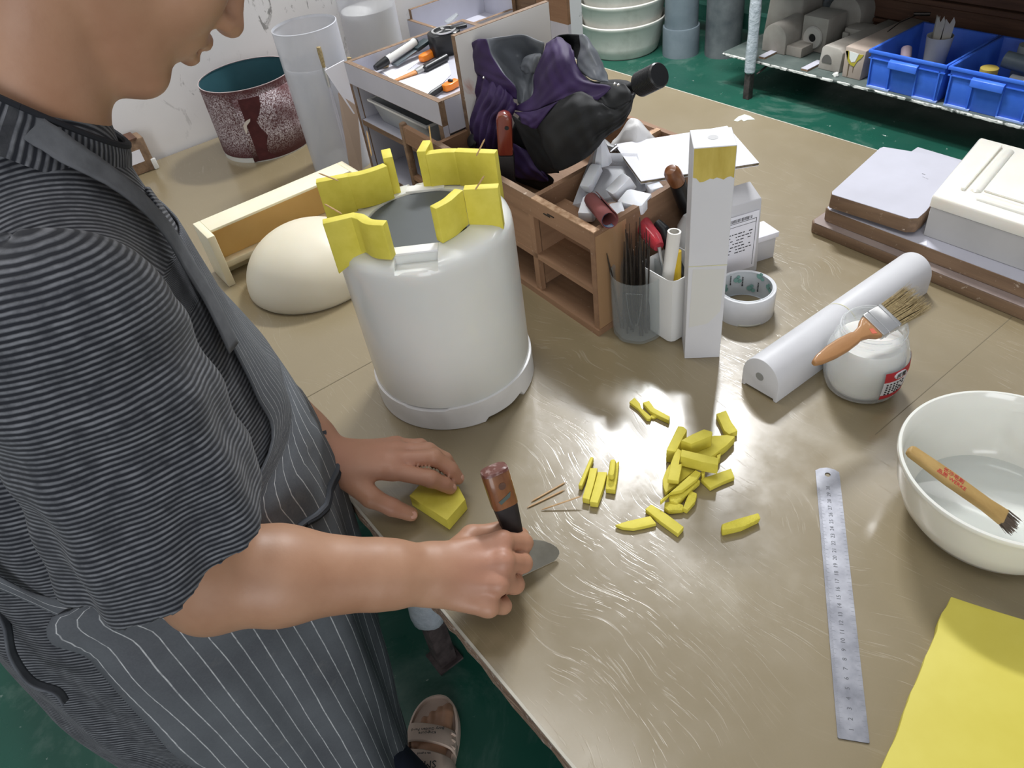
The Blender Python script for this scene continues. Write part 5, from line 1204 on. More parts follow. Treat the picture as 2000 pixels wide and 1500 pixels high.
# ================================================================ person (signed distance field -> surface nets)
from mathutils.bvhtree import BVHTree
class SDF:
    def __init__(s, lo, hi, h):
        s.h = h; s.lo = np.array(lo, float); s.n = np.ceil((np.array(hi) - s.lo) / h).astype(int) + 1
        s.F = np.full(s.n, .2, np.float32)
    def _sub(s, lo, hi, pad):
        a = np.maximum(np.floor((np.array(lo) - pad - s.lo) / s.h).astype(int), 0)
        b = np.minimum(np.ceil((np.array(hi) + pad - s.lo) / s.h).astype(int) + 1, s.n)
        if np.any(b <= a): return None
        ax = [(s.lo[i] + s.h * np.arange(a[i], b[i])).astype(np.float32) for i in range(3)]
        X, Y, Z = np.meshgrid(*ax, indexing='ij', sparse=True)
        return (slice(a[0], b[0]), slice(a[1], b[1]), slice(a[2], b[2])), X, Y, Z
    def put(s, sl, d, k, sub=False):
        f = s.F[sl]
        if sub:
            d = -d; hh = np.clip(.5 - .5 * (f - d) / k, 0, 1); s.F[sl] = f * (1 - hh) + d * hh + k * hh * (1 - hh)
        else:
            hh = np.clip(.5 + .5 * (f - d) / k, 0, 1); s.F[sl] = f * (1 - hh) + d * hh - k * hh * (1 - hh)
    def cap(s, a, b, ra, rb=None, k=.012, sub=False, flat=None, wob=None):
        """tapered capsule; flat=(direction, factor) squashes it across that direction"""
        rb = ra if rb is None else rb; a = np.array(a, float); b = np.array(b, float); R = max(ra, rb)
        q = s._sub(np.minimum(a, b) - R, np.maximum(a, b) + R, k + .012)
        if q is None: return s
        sl, X, Y, Z = q; ab = b - a; L2 = max(ab @ ab, 1e-9)
        px, py, pz = X - a[0], Y - a[1], Z - a[2]
        t = np.clip((px * ab[0] + py * ab[1] + pz * ab[2]) / L2, 0, 1)
        dx, dy, dz = px - t * ab[0], py - t * ab[1], pz - t * ab[2]
        if flat:
            n = np.array(flat[0], float); n /= np.linalg.norm(n); c = (dx * n[0] + dy * n[1] + dz * n[2]) * (1 / flat[1] - 1)
            dx, dy, dz = dx + c * n[0], dy + c * n[1], dz + c * n[2]
        d = np.sqrt(dx * dx + dy * dy + dz * dz) - (ra + (rb - ra) * t)
        if wob: d = d + wob(X, Y, Z, t)
        s.put(sl, d.astype(np.float32), k, sub); return s
    def ell(s, c, r, R=None, k=.012, sub=False):
        c = np.array(c, float); r = np.array(r, float); m = r.max(); q = s._sub(c - m, c + m, k + .012)
        if q is None: return s
        sl, X, Y, Z = q; X, Y, Z = X - c[0], Y - c[1], Z - c[2]
        if R is not None: X, Y, Z = [R[0][i] * X + R[1][i] * Y + R[2][i] * Z for i in range(3)]
        k0 = np.sqrt((X / r[0]) ** 2 + (Y / r[1]) ** 2 + (Z / r[2]) ** 2); k1 = np.sqrt((X / r[0] ** 2) ** 2 + (Y / r[1] ** 2) ** 2 + (Z / r[2] ** 2) ** 2) + 1e-9
        s.put(sl, (k0 * (k0 - 1) / k1).astype(np.float32), k, sub); return s
    def plane(s, p, n, lo, hi):
        """cut away everything on the side n points to, inside the box lo..hi"""
        q = s._sub(lo, hi, 0); sl, X, Y, Z = q; n = np.array(n, float); n /= np.linalg.norm(n)
        d = (X - p[0]) * n[0] + (Y - p[1]) * n[1] + (Z - p[2]) * n[2]
        s.F[sl] = np.maximum(s.F[sl], d.astype(np.float32)); return s
    def mesh(s):
        F = s.F; F[0], F[-1] = .2, .2; F[:, 0], F[:, -1] = .2, .2; F[:, :, 0], F[:, :, -1] = .2, .2
        S = F < 0; nx, ny, nz = F.shape
        c = [S[i:nx-1+i, j:ny-1+j, l:nz-1+l] for i in (0, 1) for j in (0, 1) for l in (0, 1)]
        cnt = sum(x.astype(np.uint8) for x in c); act = np.argwhere((cnt > 0) & (cnt < 8)); del c
        idx = -np.ones((nx - 1, ny - 1, nz - 1), np.int32); idx[tuple(act.T)] = np.arange(len(act))
        acc = np.zeros((len(act), 3)); num = np.zeros(len(act))
        offs = [(i, j, l) for i in (0, 1) for j in (0, 1) for l in (0, 1)]
        val = {o: F[act[:, 0] + o[0], act[:, 1] + o[1], act[:, 2] + o[2]] for o in offs}
        for o in offs:
            for ax in range(3):
                if o[ax]: continue
                o2 = tuple(v + (1 if i == ax else 0) for i, v in enumerate(o)); a, b = val[o], val[o2]
                m = (a < 0) != (b < 0); t = np.where(m, a / np.where(m, a - b, 1), 0)
                p = np.tile(np.array(o, float), (len(act), 1)); p[:, ax] += t
                acc[m] += p[m]; num[m] += 1
        V = s.lo + s.h * (act + acc / num[:, None]); Q = []
        for ax in range(3):
            sh = [slice(None)] * 3; sh2 = [slice(None)] * 3; sh[ax] = slice(0, -1); sh2[ax] = slice(1, None)
            A, B = S[tuple(sh)], S[tuple(sh2)]; e = np.argwhere(A != B); u, v = [i for i in range(3) if i != ax]
            e = e[(e[:, u] > 0) & (e[:, v] > 0) & (e[:, u] < F.shape[u] - 1) & (e[:, v] < F.shape[v] - 1)]
            def at(du, dv): q = e.copy(); q[:, u] += du; q[:, v] += dv; return idx[tuple(q.T)]
            quad = np.stack([at(-1, -1), at(0, -1), at(0, 0), at(-1, 0)], 1)
            flip = S[tuple(e.T)] ^ (ax == 1); quad[~flip] = quad[~flip][:, ::-1]; Q.append(quad)
        return V, np.concatenate(Q)
def smooth_mesh(V, Q, it=2, lam=.5):
    E = np.concatenate([Q[:, [0, 1]], Q[:, [1, 2]], Q[:, [2, 3]], Q[:, [3, 0]]]); E = np.concatenate([E, E[:, ::-1]])
    for k in range(it * 2):
        acc = np.zeros_like(V); np.add.at(acc, E[:, 0], V[E[:, 1]]); n = np.bincount(E[:, 0], minlength=len(V))[:, None]
        V = V + (lam if k % 2 == 0 else -lam * .97) * (acc / np.maximum(n, 1) - V)
    return V
def np_build(name, V, Q, m, parent, attrs=None, ang=180.):
    b = wpos(parent); me = bpy.data.meshes.new(name)
    me.from_pydata((V - np.array(b)).tolist(), [], Q.tolist())
    for k, a in (attrs or {}).items():
        at_ = me.attributes.new(k, 'FLOAT', 'POINT'); at_.data.foreach_set('value', np.asarray(a, np.float32))
    me.shade_smooth(); me.materials.append(m)
    o = bpy.data.objects.new(name, me); COL.objects.link(o); o.parent = parent; return o

def mixp(a, b, t): return tuple(np.array(a) * (1 - t) + np.array(b) * t)
person = thing('person', 'person in charcoal striped shirt and grey pinstriped apron leaning over the bench', 'person', (1.29, -.2, 0))
MX = 1.287
# joints
SH_R, EL_R, WR_R = (1.450, -.165, 1.195), (1.484, -.180, .948), (1.567, -.004, .864)
SH_L, EL_L, WR_L = (1.13, -.160, 1.195), (1.145, -.045, .935), (1.343, -.006, .862)
b = SDF((.94, -.48, -.004), (1.68, .20, 1.56), .0032)
# trunk, legs (mostly under the clothes)
b.cap((MX, -.23, .80), (MX, -.175, 1.0), .125, .12, .03, flat=((0, 1, 0), .8)); b.cap((MX, -.175, 1.0), (MX, -.145, 1.16), .12, .13, .03, flat=((0, 1, 0), .75))
b.cap((MX - .13, -.155, 1.205), (MX + .13, -.155, 1.205), .042, .042, .03)
for hx, kn, an in ((MX + .09, (1.39, -.17, .45), (1.413, -.112, .085)), (MX - .09, (1.17, -.20, .46), (1.12, -.28, .085))):
    b.cap((hx, -.23, .80), kn, .088, .06, .03); b.cap(kn, an, .058, .036, .02)
# feet with five toes
def foot(ax, ay, big, dr):
    d = np.array((dr[0], dr[1], 0)); d /= np.linalg.norm(d); sx = np.array((d[1], -d[0], 0))
    A = np.array((ax, ay, .0)); P = lambda f, s_, z_: tuple(A + d * f + sx * s_ + np.array((0, 0, z_)))
    b.cap((ax, ay, .085), P(-.03, 0, .058), .034, .028, .02); b.cap(P(-.03, 0, .056), P(.11, 0, .05), .030, .022, .02, flat=((0, 0, 1), .9))
    b.cap(P(.04, 0, .062), P(.12, .02 * big, .046), .026, .018, .015)
    for i in range(5):
        o = (.030 - .0155 * i) * big; l = (.178, .176, .168, .158, .146)[i]; r = (.0115, .0085, .008, .0076, .007)[i]
        b.cap(P(.11, o * .9, .046), P(l - .012, o, .0425), r + .003, r, .006); b.cap(P(l - .012, o, .0425), P(l, o, .040), r, r * .92, .004)
foot(1.413, -.102, 1, (-.79, .61)); foot(1.12, -.28, -1, (-.3, 1))
# neck and head
HS = 1.05; th_ = math.radians(-54)
HR = np.array(((1, 0, 0), (0, math.cos(th_), -math.sin(th_)), (0, math.sin(th_), math.cos(th_))))
HO = np.array((MX - .002, .081, 1.331)) - HR @ (np.array((0, .1215, -.033)) * HS)
def H(x, y, z_): return tuple(HO + HR @ (np.array((x, y, z_)) * HS))
hr = lambda *r: [v * HS for v in r]
b.cap((MX, -.145, 1.18), (MX, -.110, 1.335), .058, .055, .03); b.cap((MX, -.110, 1.335), (MX, -.052, 1.43), .055, .058, .03); b.cap(H(0, .030, -.110), (MX, -.045, 1.352), .026, .032, .02)
b.ell(H(0, -.012, .03), hr(.076, .097, .092), HR, .02); b.ell(H(0, .035, -.042), hr(.060, .060, .076), HR, .02)
for s_ in (-1, 1):
    b.cap(H(.052 * s_, .0, -.060), H(.016 * s_, .070, -.108), .022 * HS, .016 * HS, .02)
    b.ell(H(.036 * s_, .055, -.030), hr(.028, .026, .030), HR, .02)
    b.ell(H(.030 * s_, .086, .006), hr(.017, .010, .012), HR, .008, sub=True)
    b.ell(H(.030 * s_, .081, .006), hr(.0145, .0125, .0125), HR, .003)
    b.cap(H(.014 * s_, .092, .026), H(.046 * s_, .082, .026), .007 * HS, .006 * HS, .012)
    b.cap(H(.0115 * s_, .096, -.036), H(.010 * s_, .103, -.035), .0085 * HS, .008 * HS, .006)
    b.ell(H(.0075 * s_, .1055, -.0435), hr(.0035, .006, .003), HR, .002, sub=True)
    # ears
    b.ell(H(.078 * s_, -.004, -.012), hr(.008, .018, .032), HR, .006); b.ell(H(.083 * s_, .0, -.010), hr(.005, .010, .020), HR, .004, sub=True); b.ell(H(.077 * s_, .006, -.036), hr(.007, .008, .010), HR, .004)
b.cap(H(0, .086, .016), H(0, .108, -.030), .0085 * HS, .0105 * HS, .008); b.ell(H(0, .1095, -.033), hr(.0115, .0115, .0105), HR, .005)
b.ell(H(0, .068, -.110), hr(.025, .021, .020), HR, .012)
b.ell(H(0, .078, -.064), hr(.030, .018, .022), HR, .012)
b.cap(H(-.020, .088, -.062), H(0, .0985, -.058), .0055 * HS, .0078 * HS, .004); b.cap(H(.020, .088, -.062), H(0, .0985, -.058), .0055 * HS, .0078 * HS, .004)
b.cap(H(-.016, .086, -.073), H(0, .0955, -.0745), .006 * HS, .0082 * HS, .004); b.cap(H(.016, .086, -.073), H(0, .0955, -.0745), .006 * HS, .0082 * HS, .004)
b.cap(H(-.022, .094, -.0672), H(.022, .094, -.0672), .0020 * HS, .0020 * HS, .003, sub=True); b.cap(H(0, .105, -.0672), H(0, .10, -.0672), .002 * HS, .002 * HS, .003, sub=True)
b.cap(H(0, .020, -.105), H(0, .045, -.112), .030 * HS, .022 * HS, .02)
# arms
def arm(S, E, W, hint):
    b.cap(S, E, .046, .046, .02); m = mixp(E, W, .28); hint = np.array(hint)
    b.cap(E, m, .045, .0455, .02, flat=(hint, .95)); b.cap(m, mixp(E, W, .8), .0455, .034, .02, flat=(hint, .92)); b.cap(mixp(E, W, .75), W, .034, .0305, .012, flat=(hint, .80))
arm(SH_R, EL_R, WR_R, (.39, -.21, .86)); arm(SH_L, EL_L, WR_L, (.2, .3, .9))
b.ell(tuple(np.array(EL_R) + np.array((-.002, -.012, -.016))), (.036, .034, .036), None, .025)
def hand(W, mcp, fingers, thumb, n, rk=(.0105, .0105, .010, .0088)):
    n = np.array(n, float); n /= np.linalg.norm(n); W = np.array(W)
    for i, m in enumerate(mcp):
        m = np.array(m); w0 = W + (m - np.mean(mcp, 0)) * .45
        b.cap(tuple(w0), tuple(m - n * .003), .0165, .0112, .010, flat=(n, .92))
    b.cap(tuple(W), tuple(np.mean(mcp, 0) - n * .010), .027, .018, .012, flat=(n, .62))
    for i, (m, f) in enumerate(zip(mcp, fingers)):
        pts = [np.array(m) - n * .001] + [np.array(p) for p in f]; r = rk[i]
        rad = [r + .0006, r - .0002, r - .0010, r - .0020]
        b.ell(tuple(pts[0] + n * .0016), (r * 1.08,) * 3, None, .008)
        for j in range(3): b.cap(tuple(pts[j]), tuple(pts[j + 1]), rad[j], rad[j + 1], .0018)
        b.ell(tuple(pts[1]), (r * 1.03,) * 3, None, .004)
    T = [np.array(p) for p in thumb]
    b.cap(tuple(T[0]), tuple(T[1]), .0165, .0125, .010); b.cap(tuple(T[1]), tuple(T[2]), .0125, .0108, .005); b.cap(tuple(T[2]), tuple(T[3]), .0112, .0090, .004)
# right fist round the knife
nR = np.array((.39, -.21, .86)); nR /= np.linalg.norm(nR)
mR = [np.array(p) for p in ((1.585, .078, .861), (1.604, .064, .858), (1.615, .047, .847), (1.621, .027, .832))]
hR = np.array((.52, .85, -.06)); hR -= nR * (hR @ nR); hR /= np.linalg.norm(hR)
def curl(m, ls, degs, lat):
    out = []; p = np.array(m)
    for l, dg_ in zip(ls, degs):
        a = math.radians(dg_); p = p + l * (math.cos(a) * hR - math.sin(a) * nR) + np.array(lat) * l; out.append(p)
    return out
fR = [curl(mR[0], (.036, .023, .018), (52, 140, 205), (.0, .0, .0)), curl(mR[1], (.038, .025, .019), (58, 148, 215), (.0, .0, 0)),
      curl(mR[2], (.034, .024, .018), (60, 150, 220), (0, 0, 0)), curl(mR[3], (.026, .019, .016), (55, 148, 220), (0, 0, .05))]
hand(WR_R, mR, fR, [(1.556, .030, .850), (1.546, .062, .846), (1.556, .090, .838), (1.572, .110, .830)], nR)
# left hand pressing on the clay block
mL = [(1.400, .047, .848), (1.387, .060, .848), (1.371, .070, .844), (1.354, .077, .837)]
fL = [[(1.4320, .0795, .833), (1.4390, .0910, .8195), (1.4410, .0970, .8090)], [(1.4150, .0975, .845), (1.4295, .1090, .826), (1.4350, .1130, .8095)],
      [(1.395, .1010, .839), (1.4085, .1150, .823), (1.4130, .1180, .8085)], [(1.371, .1020, .829), (1.3820, .1130, .814), (1.3870, .1150, .800)]]
hand(WR_L, mL, fL, [(1.368, .000, .848), (1.4035, .0090, .832), (1.4205, .0245, .815), (1.4330, .0405, .7985)], (.30, -.30, .9))
V, Q = b.mesh(); V = smooth_mesh(V, Q, 3)
red = np.zeros(len(V))
for p, r in [(mL[1], .07), (fL[0][2], .05), (mR[1], .06), (WR_L, .06), ((1.4205, .0245, .815), .03)]:
    red = np.maximum(red, np.clip(1.3 - np.linalg.norm(V - np.array(p), axis=1) / r, 0, 1))
np_build('body', V, Q, M_SKIN, person, {'red': red}); del b
# nails
M_NAIL = mat('finger_nail', '#c99a86', .3, coat=.3)
def nail(tip, prev, up, s_=.0055):
    tip, prev = Vector(tip), Vector(prev); d = (tip - prev).normalized(); f = frame(tip - d * .001, d, z=up)
    g = G().lathe([(.0001, .0012), (s_ * .6, .0009), (s_, -.0006), (s_ * .9, -.0014)], 14, M=f @ Matrix.Translation((0, 0, .0076)) @ Matrix.Diagonal((1.15, .85, 1, 1)))
    build('nail', g, M_NAIL, person)
nail((1.4330, .0405, .7985), (1.4205, .0245, .815), (.75, -.1, .75), .0062)
nail(fL[0][2], fL[0][1], (.7, .6, .35), .005); nail(fL[1][2], fL[1][1], (.7, .6, .3), .005)
# hair, eyes
hs = SDF(HO - .17, HO + .17, .004)
hs.ell(H(0, -.020, .040), hr(.083, .104, .098), HR, .01)
hs.ell(H(0, .085, -.035), hr(.085, .085, .085), HR, .015, sub=True); hs.ell(H(0, .045, -.105), hr(.10, .085, .09), HR, .015, sub=True)
V, Q = hs.mesh(); V = smooth_mesh(V, Q, 2); np_build('hair', V, Q, mat('black_hair', '#17130f', .6, bump=.8, bs=300, stretch=(3, 1, 1)), person)
for s_ in (-1, 1):
    ec = Vector(H(.030 * s_, .0875, .0035)); fw = Vector(HR @ np.array((0, .5, -.86)))
    eye = build('eye', G().lathe([(.001, .0052), (.004, .0046), (.006, .003), (.0066, 0)], 16, M=frame(ec, (1, 0, 0), z=fw)), M_WPLAS, person)
    build('iris', G().lathe([(.0005, .0056), (.0028, .0053)], 16, M=frame(ec, (1, 0, 0), z=fw)), M_BLACK, eye)

# ---------------------------------------------------------------- shirt
fold = lambda X, Y, Z, t: (.0035 * np.sin(38 * Y + 22 * X - 9 * Z) * np.sin(11 * Z + 13 * Y) + .002 * np.sin(70 * (X + Y) + 18 * Z)).astype(np.float32)
s1 = SDF((1.02, -.50, .50), (1.56, .10, 1.40), .005)
for z0, z1, c0, c1, r0, r1, f_ in ((.56, .72, -.262, -.243, .158, .166, .94), (.72, .86, -.243, -.215, .166, .172, 1.0), (.86, 1.0, -.213, -.203, .174, .172, 1.03), (1.0, 1.12, -.200, -.190, .170, .160, .92), (1.12, 1.19, -.184, -.174, .158, .146, .78)):
    s1.cap((MX, c0, z0), (MX, c1, z1), r0, r1, .05, flat=((0, 1, 0), f_), wob=fold)
s1.cap((MX, -.155, 1.255), (MX + .148, -.158, 1.228), .054, .058, .04); s1.cap((MX, -.155, 1.255), (MX - .148, -.158, 1.228), .054, .058, .04)
s1.cap((MX, -.152, 1.235), (MX, -.130, 1.305), .092, .074, .035)
s1.plane((MX, -.27, .575), (0, -.25, -1), (1.02, -.5, .48), (1.56, .1, .75))
V, Q = s1.mesh(); V = smooth_mesh(V, Q, 4)
zb = V[:, 2]; up_ = np.clip((zb - 1.16) / .04, 0, 1)
stripe = (zb * 1.02 + .10 * V[:, 1]) * (1 - up_) + (.55 * zb - .80 * np.abs(V[:, 0] - MX) + .75) * up_
shirt = np_build('shirt', V, Q, M_SHIRT, person, {'stripe': stripe})
SHB = BVHTree.FromPolygons([tuple(p) for p in V], [tuple(q) for q in Q.tolist()]); del s1
# sleeves
def sleeve(S, HM, ncut, r0, r1, lo, hi, E):
    S, HM = np.array(S), np.array(HM); ax = HM - S; L = np.linalg.norm(ax); ax /= L
    e1 = np.cross(ax, (0, 1, .2)); e1 /= np.linalg.norm(e1); e2 = np.cross(ax, e1)
    def wob(X, Y, Z, t):
        px, py, pz = X - S[0], Y - S[1], Z - S[2]
        u = px * e1[0] + py * e1[1] + pz * e1[2]; v = px * e2[0] + py * e2[1] + pz * e2[2]; th = np.arctan2(v, u)
        return ((.0065 * np.sin(5 * th + 2.2 * t + .6) + .0035 * np.sin(9 * th - 4 * t)) * np.clip(t * 1.4, 0, 1) + .003 * np.sin(26 * t + 2 * th) * (1 - t)).astype(np.float32)
    s2 = SDF(lo, hi, .004)
    s2.cap(S, HM + ax * .08, r0, r1 + .003, .02, wob=wob, flat=((1, 0, 0), .92))
    s2.cap(HM - ax * .035, HM + ax * .10, r1 - .020, r1 - .018, .004, sub=True, flat=((1, 0, 0), .92))
    s2.plane(HM, ncut, lo, hi)
    V, Q = s2.mesh(); V = smooth_mesh(V, Q, 3)
    along = (V - S) @ ax + .10 * ((V - S) @ e2) * 0.25
    np_build('sleeve', V, Q, M_SHIRT, shirt, {'stripe': along})
    return V
sleeve((1.445, -.172, 1.215), (1.482, -.184, 1.032), (0, .18, -.98), .080, .095, (1.32, -.35, .88), (1.62, -.02, 1.33), EL_R)
sleeve((1.125, -.150, 1.212), (1.075, -.110, .985), (0, .0, -1), .077, .082, (.95, -.28, .90), (1.24, .02, 1.33), EL_L)
# collar
cc = Vector((MX, -.124, 1.345)); sg = Vector((0, .680, -.733)); lat = Vector((1, 0, 0)); upc = sg.cross(lat) * -1
if upc.z < 0: upc = -upc
rings = []; at_ = []
NR = 96
for prof_r, prof_h in ((.000, .004), (.004, .006), (.007, .001), (.012, -.011), (.017, -.022), (.019, -.028), (.012, -.028), (.005, -.010), (-.001, .0)):
    rings.append([tuple(cc + lat * ((.073 + prof_r) * math.cos(2 * math.pi * i / NR)) + sg * ((.097 + prof_r) * math.sin(2 * math.pi * i / NR)) + upc * prof_h) for i in range(NR)])
    at_ += [i * .0054 for i in range(NR)]
g = G().loft(rings, caps=False); g.at = {'stripe': at_}
build('collar', g, M_SHIRT, shirt, ang=80)
build('collar_edge', G().tube([cc + lat * (.074 * math.cos(2 * math.pi * i / 60)) + sg * (.098 * math.sin(2 * math.pi * i / 60)) + upc * .007 for i in range(61)], .0034, 8), mat('dark_collar_binding', '#1e2026', .9), shirt)
def snap(p, off):
    loc, nrm, i_, d_ = SHB.find_nearest(Vector(p)); return loc + nrm * off, nrm
def ribbon(name, ctrl, w_, off, m, parent, stripes=None, n=8, th=.0016):
    pts = spline(ctrl, n); rows = []; at2 = []
    for j, p in enumerate(pts):
        t = (pts[min(j + 1, len(pts) - 1)] - pts[max(j - 1, 0)]).normalized(); q, nr = snap(p, off); s_ = t.cross(nr).normalized()
        row = []
        for k in range(7):
            a = (k / 6 - .5) * w_; qq, n2 = snap(q + s_ * a, off); row.append(tuple(qq)); at2.append(stripes(j, a) if stripes else .4)
        rows.append(row)
    g = G().grid(rows); g.at = {'stripe': at2}; return build(name, g, m, parent, solid=th, soff=1)
strap_c = [(1.30, -.27, 1.30), (1.345, -.23, 1.33), (1.362, -.185, 1.345), (1.37,-0.1291,1.3511), (1.37,-0.1029,1.306), (1.37,-0.0806,1.2656), (1.37,-0.0686,1.2285), (1.376,-0.0668,1.1895), (1.378,-0.0692,1.1525), (1.384,-0.079,1.1037)]
plk = [(1.315,-0.0512,1.2441), (1.325,-0.0548,1.222), (1.335,-0.058,1.1925), (1.35,-0.0637,1.1567)]
ribbon('placket', plk, .034, .0015, M_SHIRT, shirt, lambda j, a: j * .0040)

# ---------------------------------------------------------------- apron
NU = 44
def row(z_, pts): return [Vector((p[0], p[1], z_)) for p in pts]
def resamp(P_, n):
    S = spline(P_, 10); L = [0]
    for a, c_ in zip(S, S[1:]): L.append(L[-1] + (c_ - a).length)
    out = []
    for k in range(n):
        d = L[-1] * k / (n - 1); i = max(0, min(len(S) - 2, int(np.searchsorted(L, d)) - 1)); f = (d - L[i]) / max(L[i + 1] - L[i], 1e-9)
        out.append(S[i].lerp(S[i + 1], f))
    return out
sk = [row(1.205, [(1.350, -.070), (1.30, -.052), (1.25, -.050), (1.21, -.062)]),
      row(1.13, [(1.374, -.072), (1.33, -.048), (1.26, -.038), (1.19, -.052)]),
      row(1.05, [(1.388, -.082), (1.35, -.040), (1.27, -.016), (1.17, -.042)]),
      row(1.00, [(1.408, -.098), (1.38, -.046), (1.30, -.010), (1.20, -.008), (1.12, -.06)]),
      row(.972, [(1.442, -.305), (1.470, -.20), (1.446, -.095), (1.37, -.022), (1.28, -.002), (1.17, -.012), (1.10, -.11)]),
      row(.90, [(1.445, -.308), (1.475, -.20), (1.450, -.09), (1.38, -.018), (1.30, .003), (1.18, -.006), (1.10, -.10)]),
      row(.80, [(1.446, -.308), (1.478, -.20), (1.45, -.085), (1.38, -.022), (1.30, -.002), (1.18, -.010), (1.09, -.10)]),
      row(.66, [(1.446, -.307), (1.478, -.20), (1.448, -.09), (1.375, -.034), (1.30, -.012), (1.18, -.022), (1.08, -.10)]),
      row(.50, [(1.446, -.305), (1.478, -.20), (1.445, -.095), (1.370, -.050), (1.29, -.030), (1.18, -.036), (1.08, -.10)]),
      row(.34, [(1.446, -.305), (1.478, -.20), (1.436, -.105), (1.355, -.066), (1.28, -.048), (1.18, -.050), (1.08, -.11)]),
      row(.20, [(1.446, -.305), (1.478, -.20), (1.432, -.110), (1.345, -.076), (1.27, -.060), (1.18, -.058), (1.08, -.11)])]
sk = [resamp(r, NU) for r in sk]
cols = [spline([r[i] for r in sk], 7) for i in range(NU)]
rows = []; ats = []
for j in range(len(cols[0])):
    r_ = []; 
    for i in range(NU):
        p = cols[i][j].copy(); u = i / (NU - 1)
        zz = p.z
        if zz < .95:
            dn = (.95 - zz); w_ = .006 * min(1, dn * 4) * math.sin(u * 26 + 1.3 * math.sin(zz * 5)) + .003 * math.sin(u * 60 + zz * 9)
            c_ = Vector((MX, -.22, zz)); nn = (p - c_); nn.z = 0; nn.normalize(); p += nn * w_
        q, nr = snap(p, 0); 
        if (p - q).dot(nr) < .005 and zz > .56: p = q + nr * .005
        if zz < .80 and p.y > -.008 and zz > .70: p.y = -.008
        r_.append(tuple(p)); ats.append(u * .62)
    rows.append(r_)
g = G().grid(rows); g.at = {'stripe': ats}
apron = build('apron', g, M_APRON, person, solid=.0022, soff=1, ang=180)
ribbon('neck_strap', strap_c, .023, .010, mat('worn_grey_strap', '#54565a', .95, col2='#67696d', vs=40, bump=.3, bs=300), apron)
# waist tie: a band running back from the apron corner, a knotted corner and a loose end
tie = [Vector(p) for p in ((1.452, -.285, .962), (1.446, -.303, .985), (1.438, -.320, 1.032), (1.40, -.355, 1.08), (1.30, -.39, 1.10))]
def band(name, ctrl, w_, m, parent, up=(0, .1, 1), th=.002, n=8, st=lambda a: .40 + a):
    pts = spline(ctrl, n); rows = []; at2 = []
    for j, p in enumerate(pts):
        u_ = Vector(up); rows.append([tuple(p + u_.normalized() * ((k / 4 - .5) * w_)) for k in range(5)]); at2 += [st((k / 4 - .5) * w_) for k in range(5)]
    g = G().grid(rows); g.at = {'stripe': at2}; return build(name, g, m, parent, solid=th, soff=0)
band('waist_tie', tie, .040, M_APRON, apron, (-.12, -.1, 1))
le = [(1.4,-0.3468,0.9677), (1.41,-0.3487,0.956), (1.42,-0.359,0.9311), (1.43,-0.3615,0.8998), (1.45,-0.3471,0.8905), (1.46,-0.3455,0.8813)]
band('loose_tie', le, .013, mat('grey_cloth_tie', '#4c4f55', .95, col2='#63666b', vs=40), apron, (.5, -.2, .4))
# pocket with dark piped opening on the front
pk = [(1.31,-0.0009,0.8864), (1.33,-0.0016,0.8669), (1.37,-0.0219,0.8684), (1.41,-0.0554,0.8804), (1.44,-0.083,0.8992)]
APB = BVHTree.FromPolygons([p for r in rows for p in r], [(j * NU + i, j * NU + i + 1, (j + 1) * NU + i + 1, (j + 1) * NU + i) for j in range(len(rows) - 1) for i in range(NU - 1)])
def snap2(p, off):
    loc, nrm, i_, d_ = APB.find_nearest(Vector(p)); 
    if nrm.dot(loc - Vector((MX, -.25, loc.z))) < 0: nrm = -nrm
    return loc + nrm * off
pts = spline(pk, 8)
build('pocket_edge', G().tube([snap2(p, .003) for p in pts], .0045, 8), mat('dark_pocket_piping', '#26282d', .95), apron)
build('pocket_edge', G().tube([snap2(Vector(p) + Vector((.012, -.004, .008)), .003) for p in pts], .0035, 8), mat('grey_pocket_hem', '#4e5157', .95), apron)
# ---------------------------------------------------------------- trousers, slippers
s3 = SDF((1.08, -.46, .06), (1.54, .02, .80), .006)
s3.cap((MX + .075, -.245, .80), (1.375, -.19, .45), .095, .078, .04); s3.cap((1.375, -.19, .45), (1.405, -.125, .10), .076, .060, .03)
s3.cap((MX - .085, -.235, .80), (1.175, -.205, .46), .095, .078, .04); s3.cap((1.175, -.205, .46), (1.125, -.28, .10), .078, .062, .03, wob=lambda X, Y, Z, t: (.004 * np.sin(60 * Z + 9 * X)).astype(np.float32))
s3.plane((1.3, -.2, .095), (0, 0, -1), (1.08, -.46, .05), (1.54, .02, .2))
V, Q = s3.mesh(); V = smooth_mesh(V, Q, 2); np_build('trousers', V, Q, mat('navy_trousers', '#12172a', .9, col2='#181e34', vs=30), person)
M_SLIP = mat('beige_foam_slipper', '#dcc6b6', .75, col2='#cfb8a7', vs=20, bump=.2, bs=200)
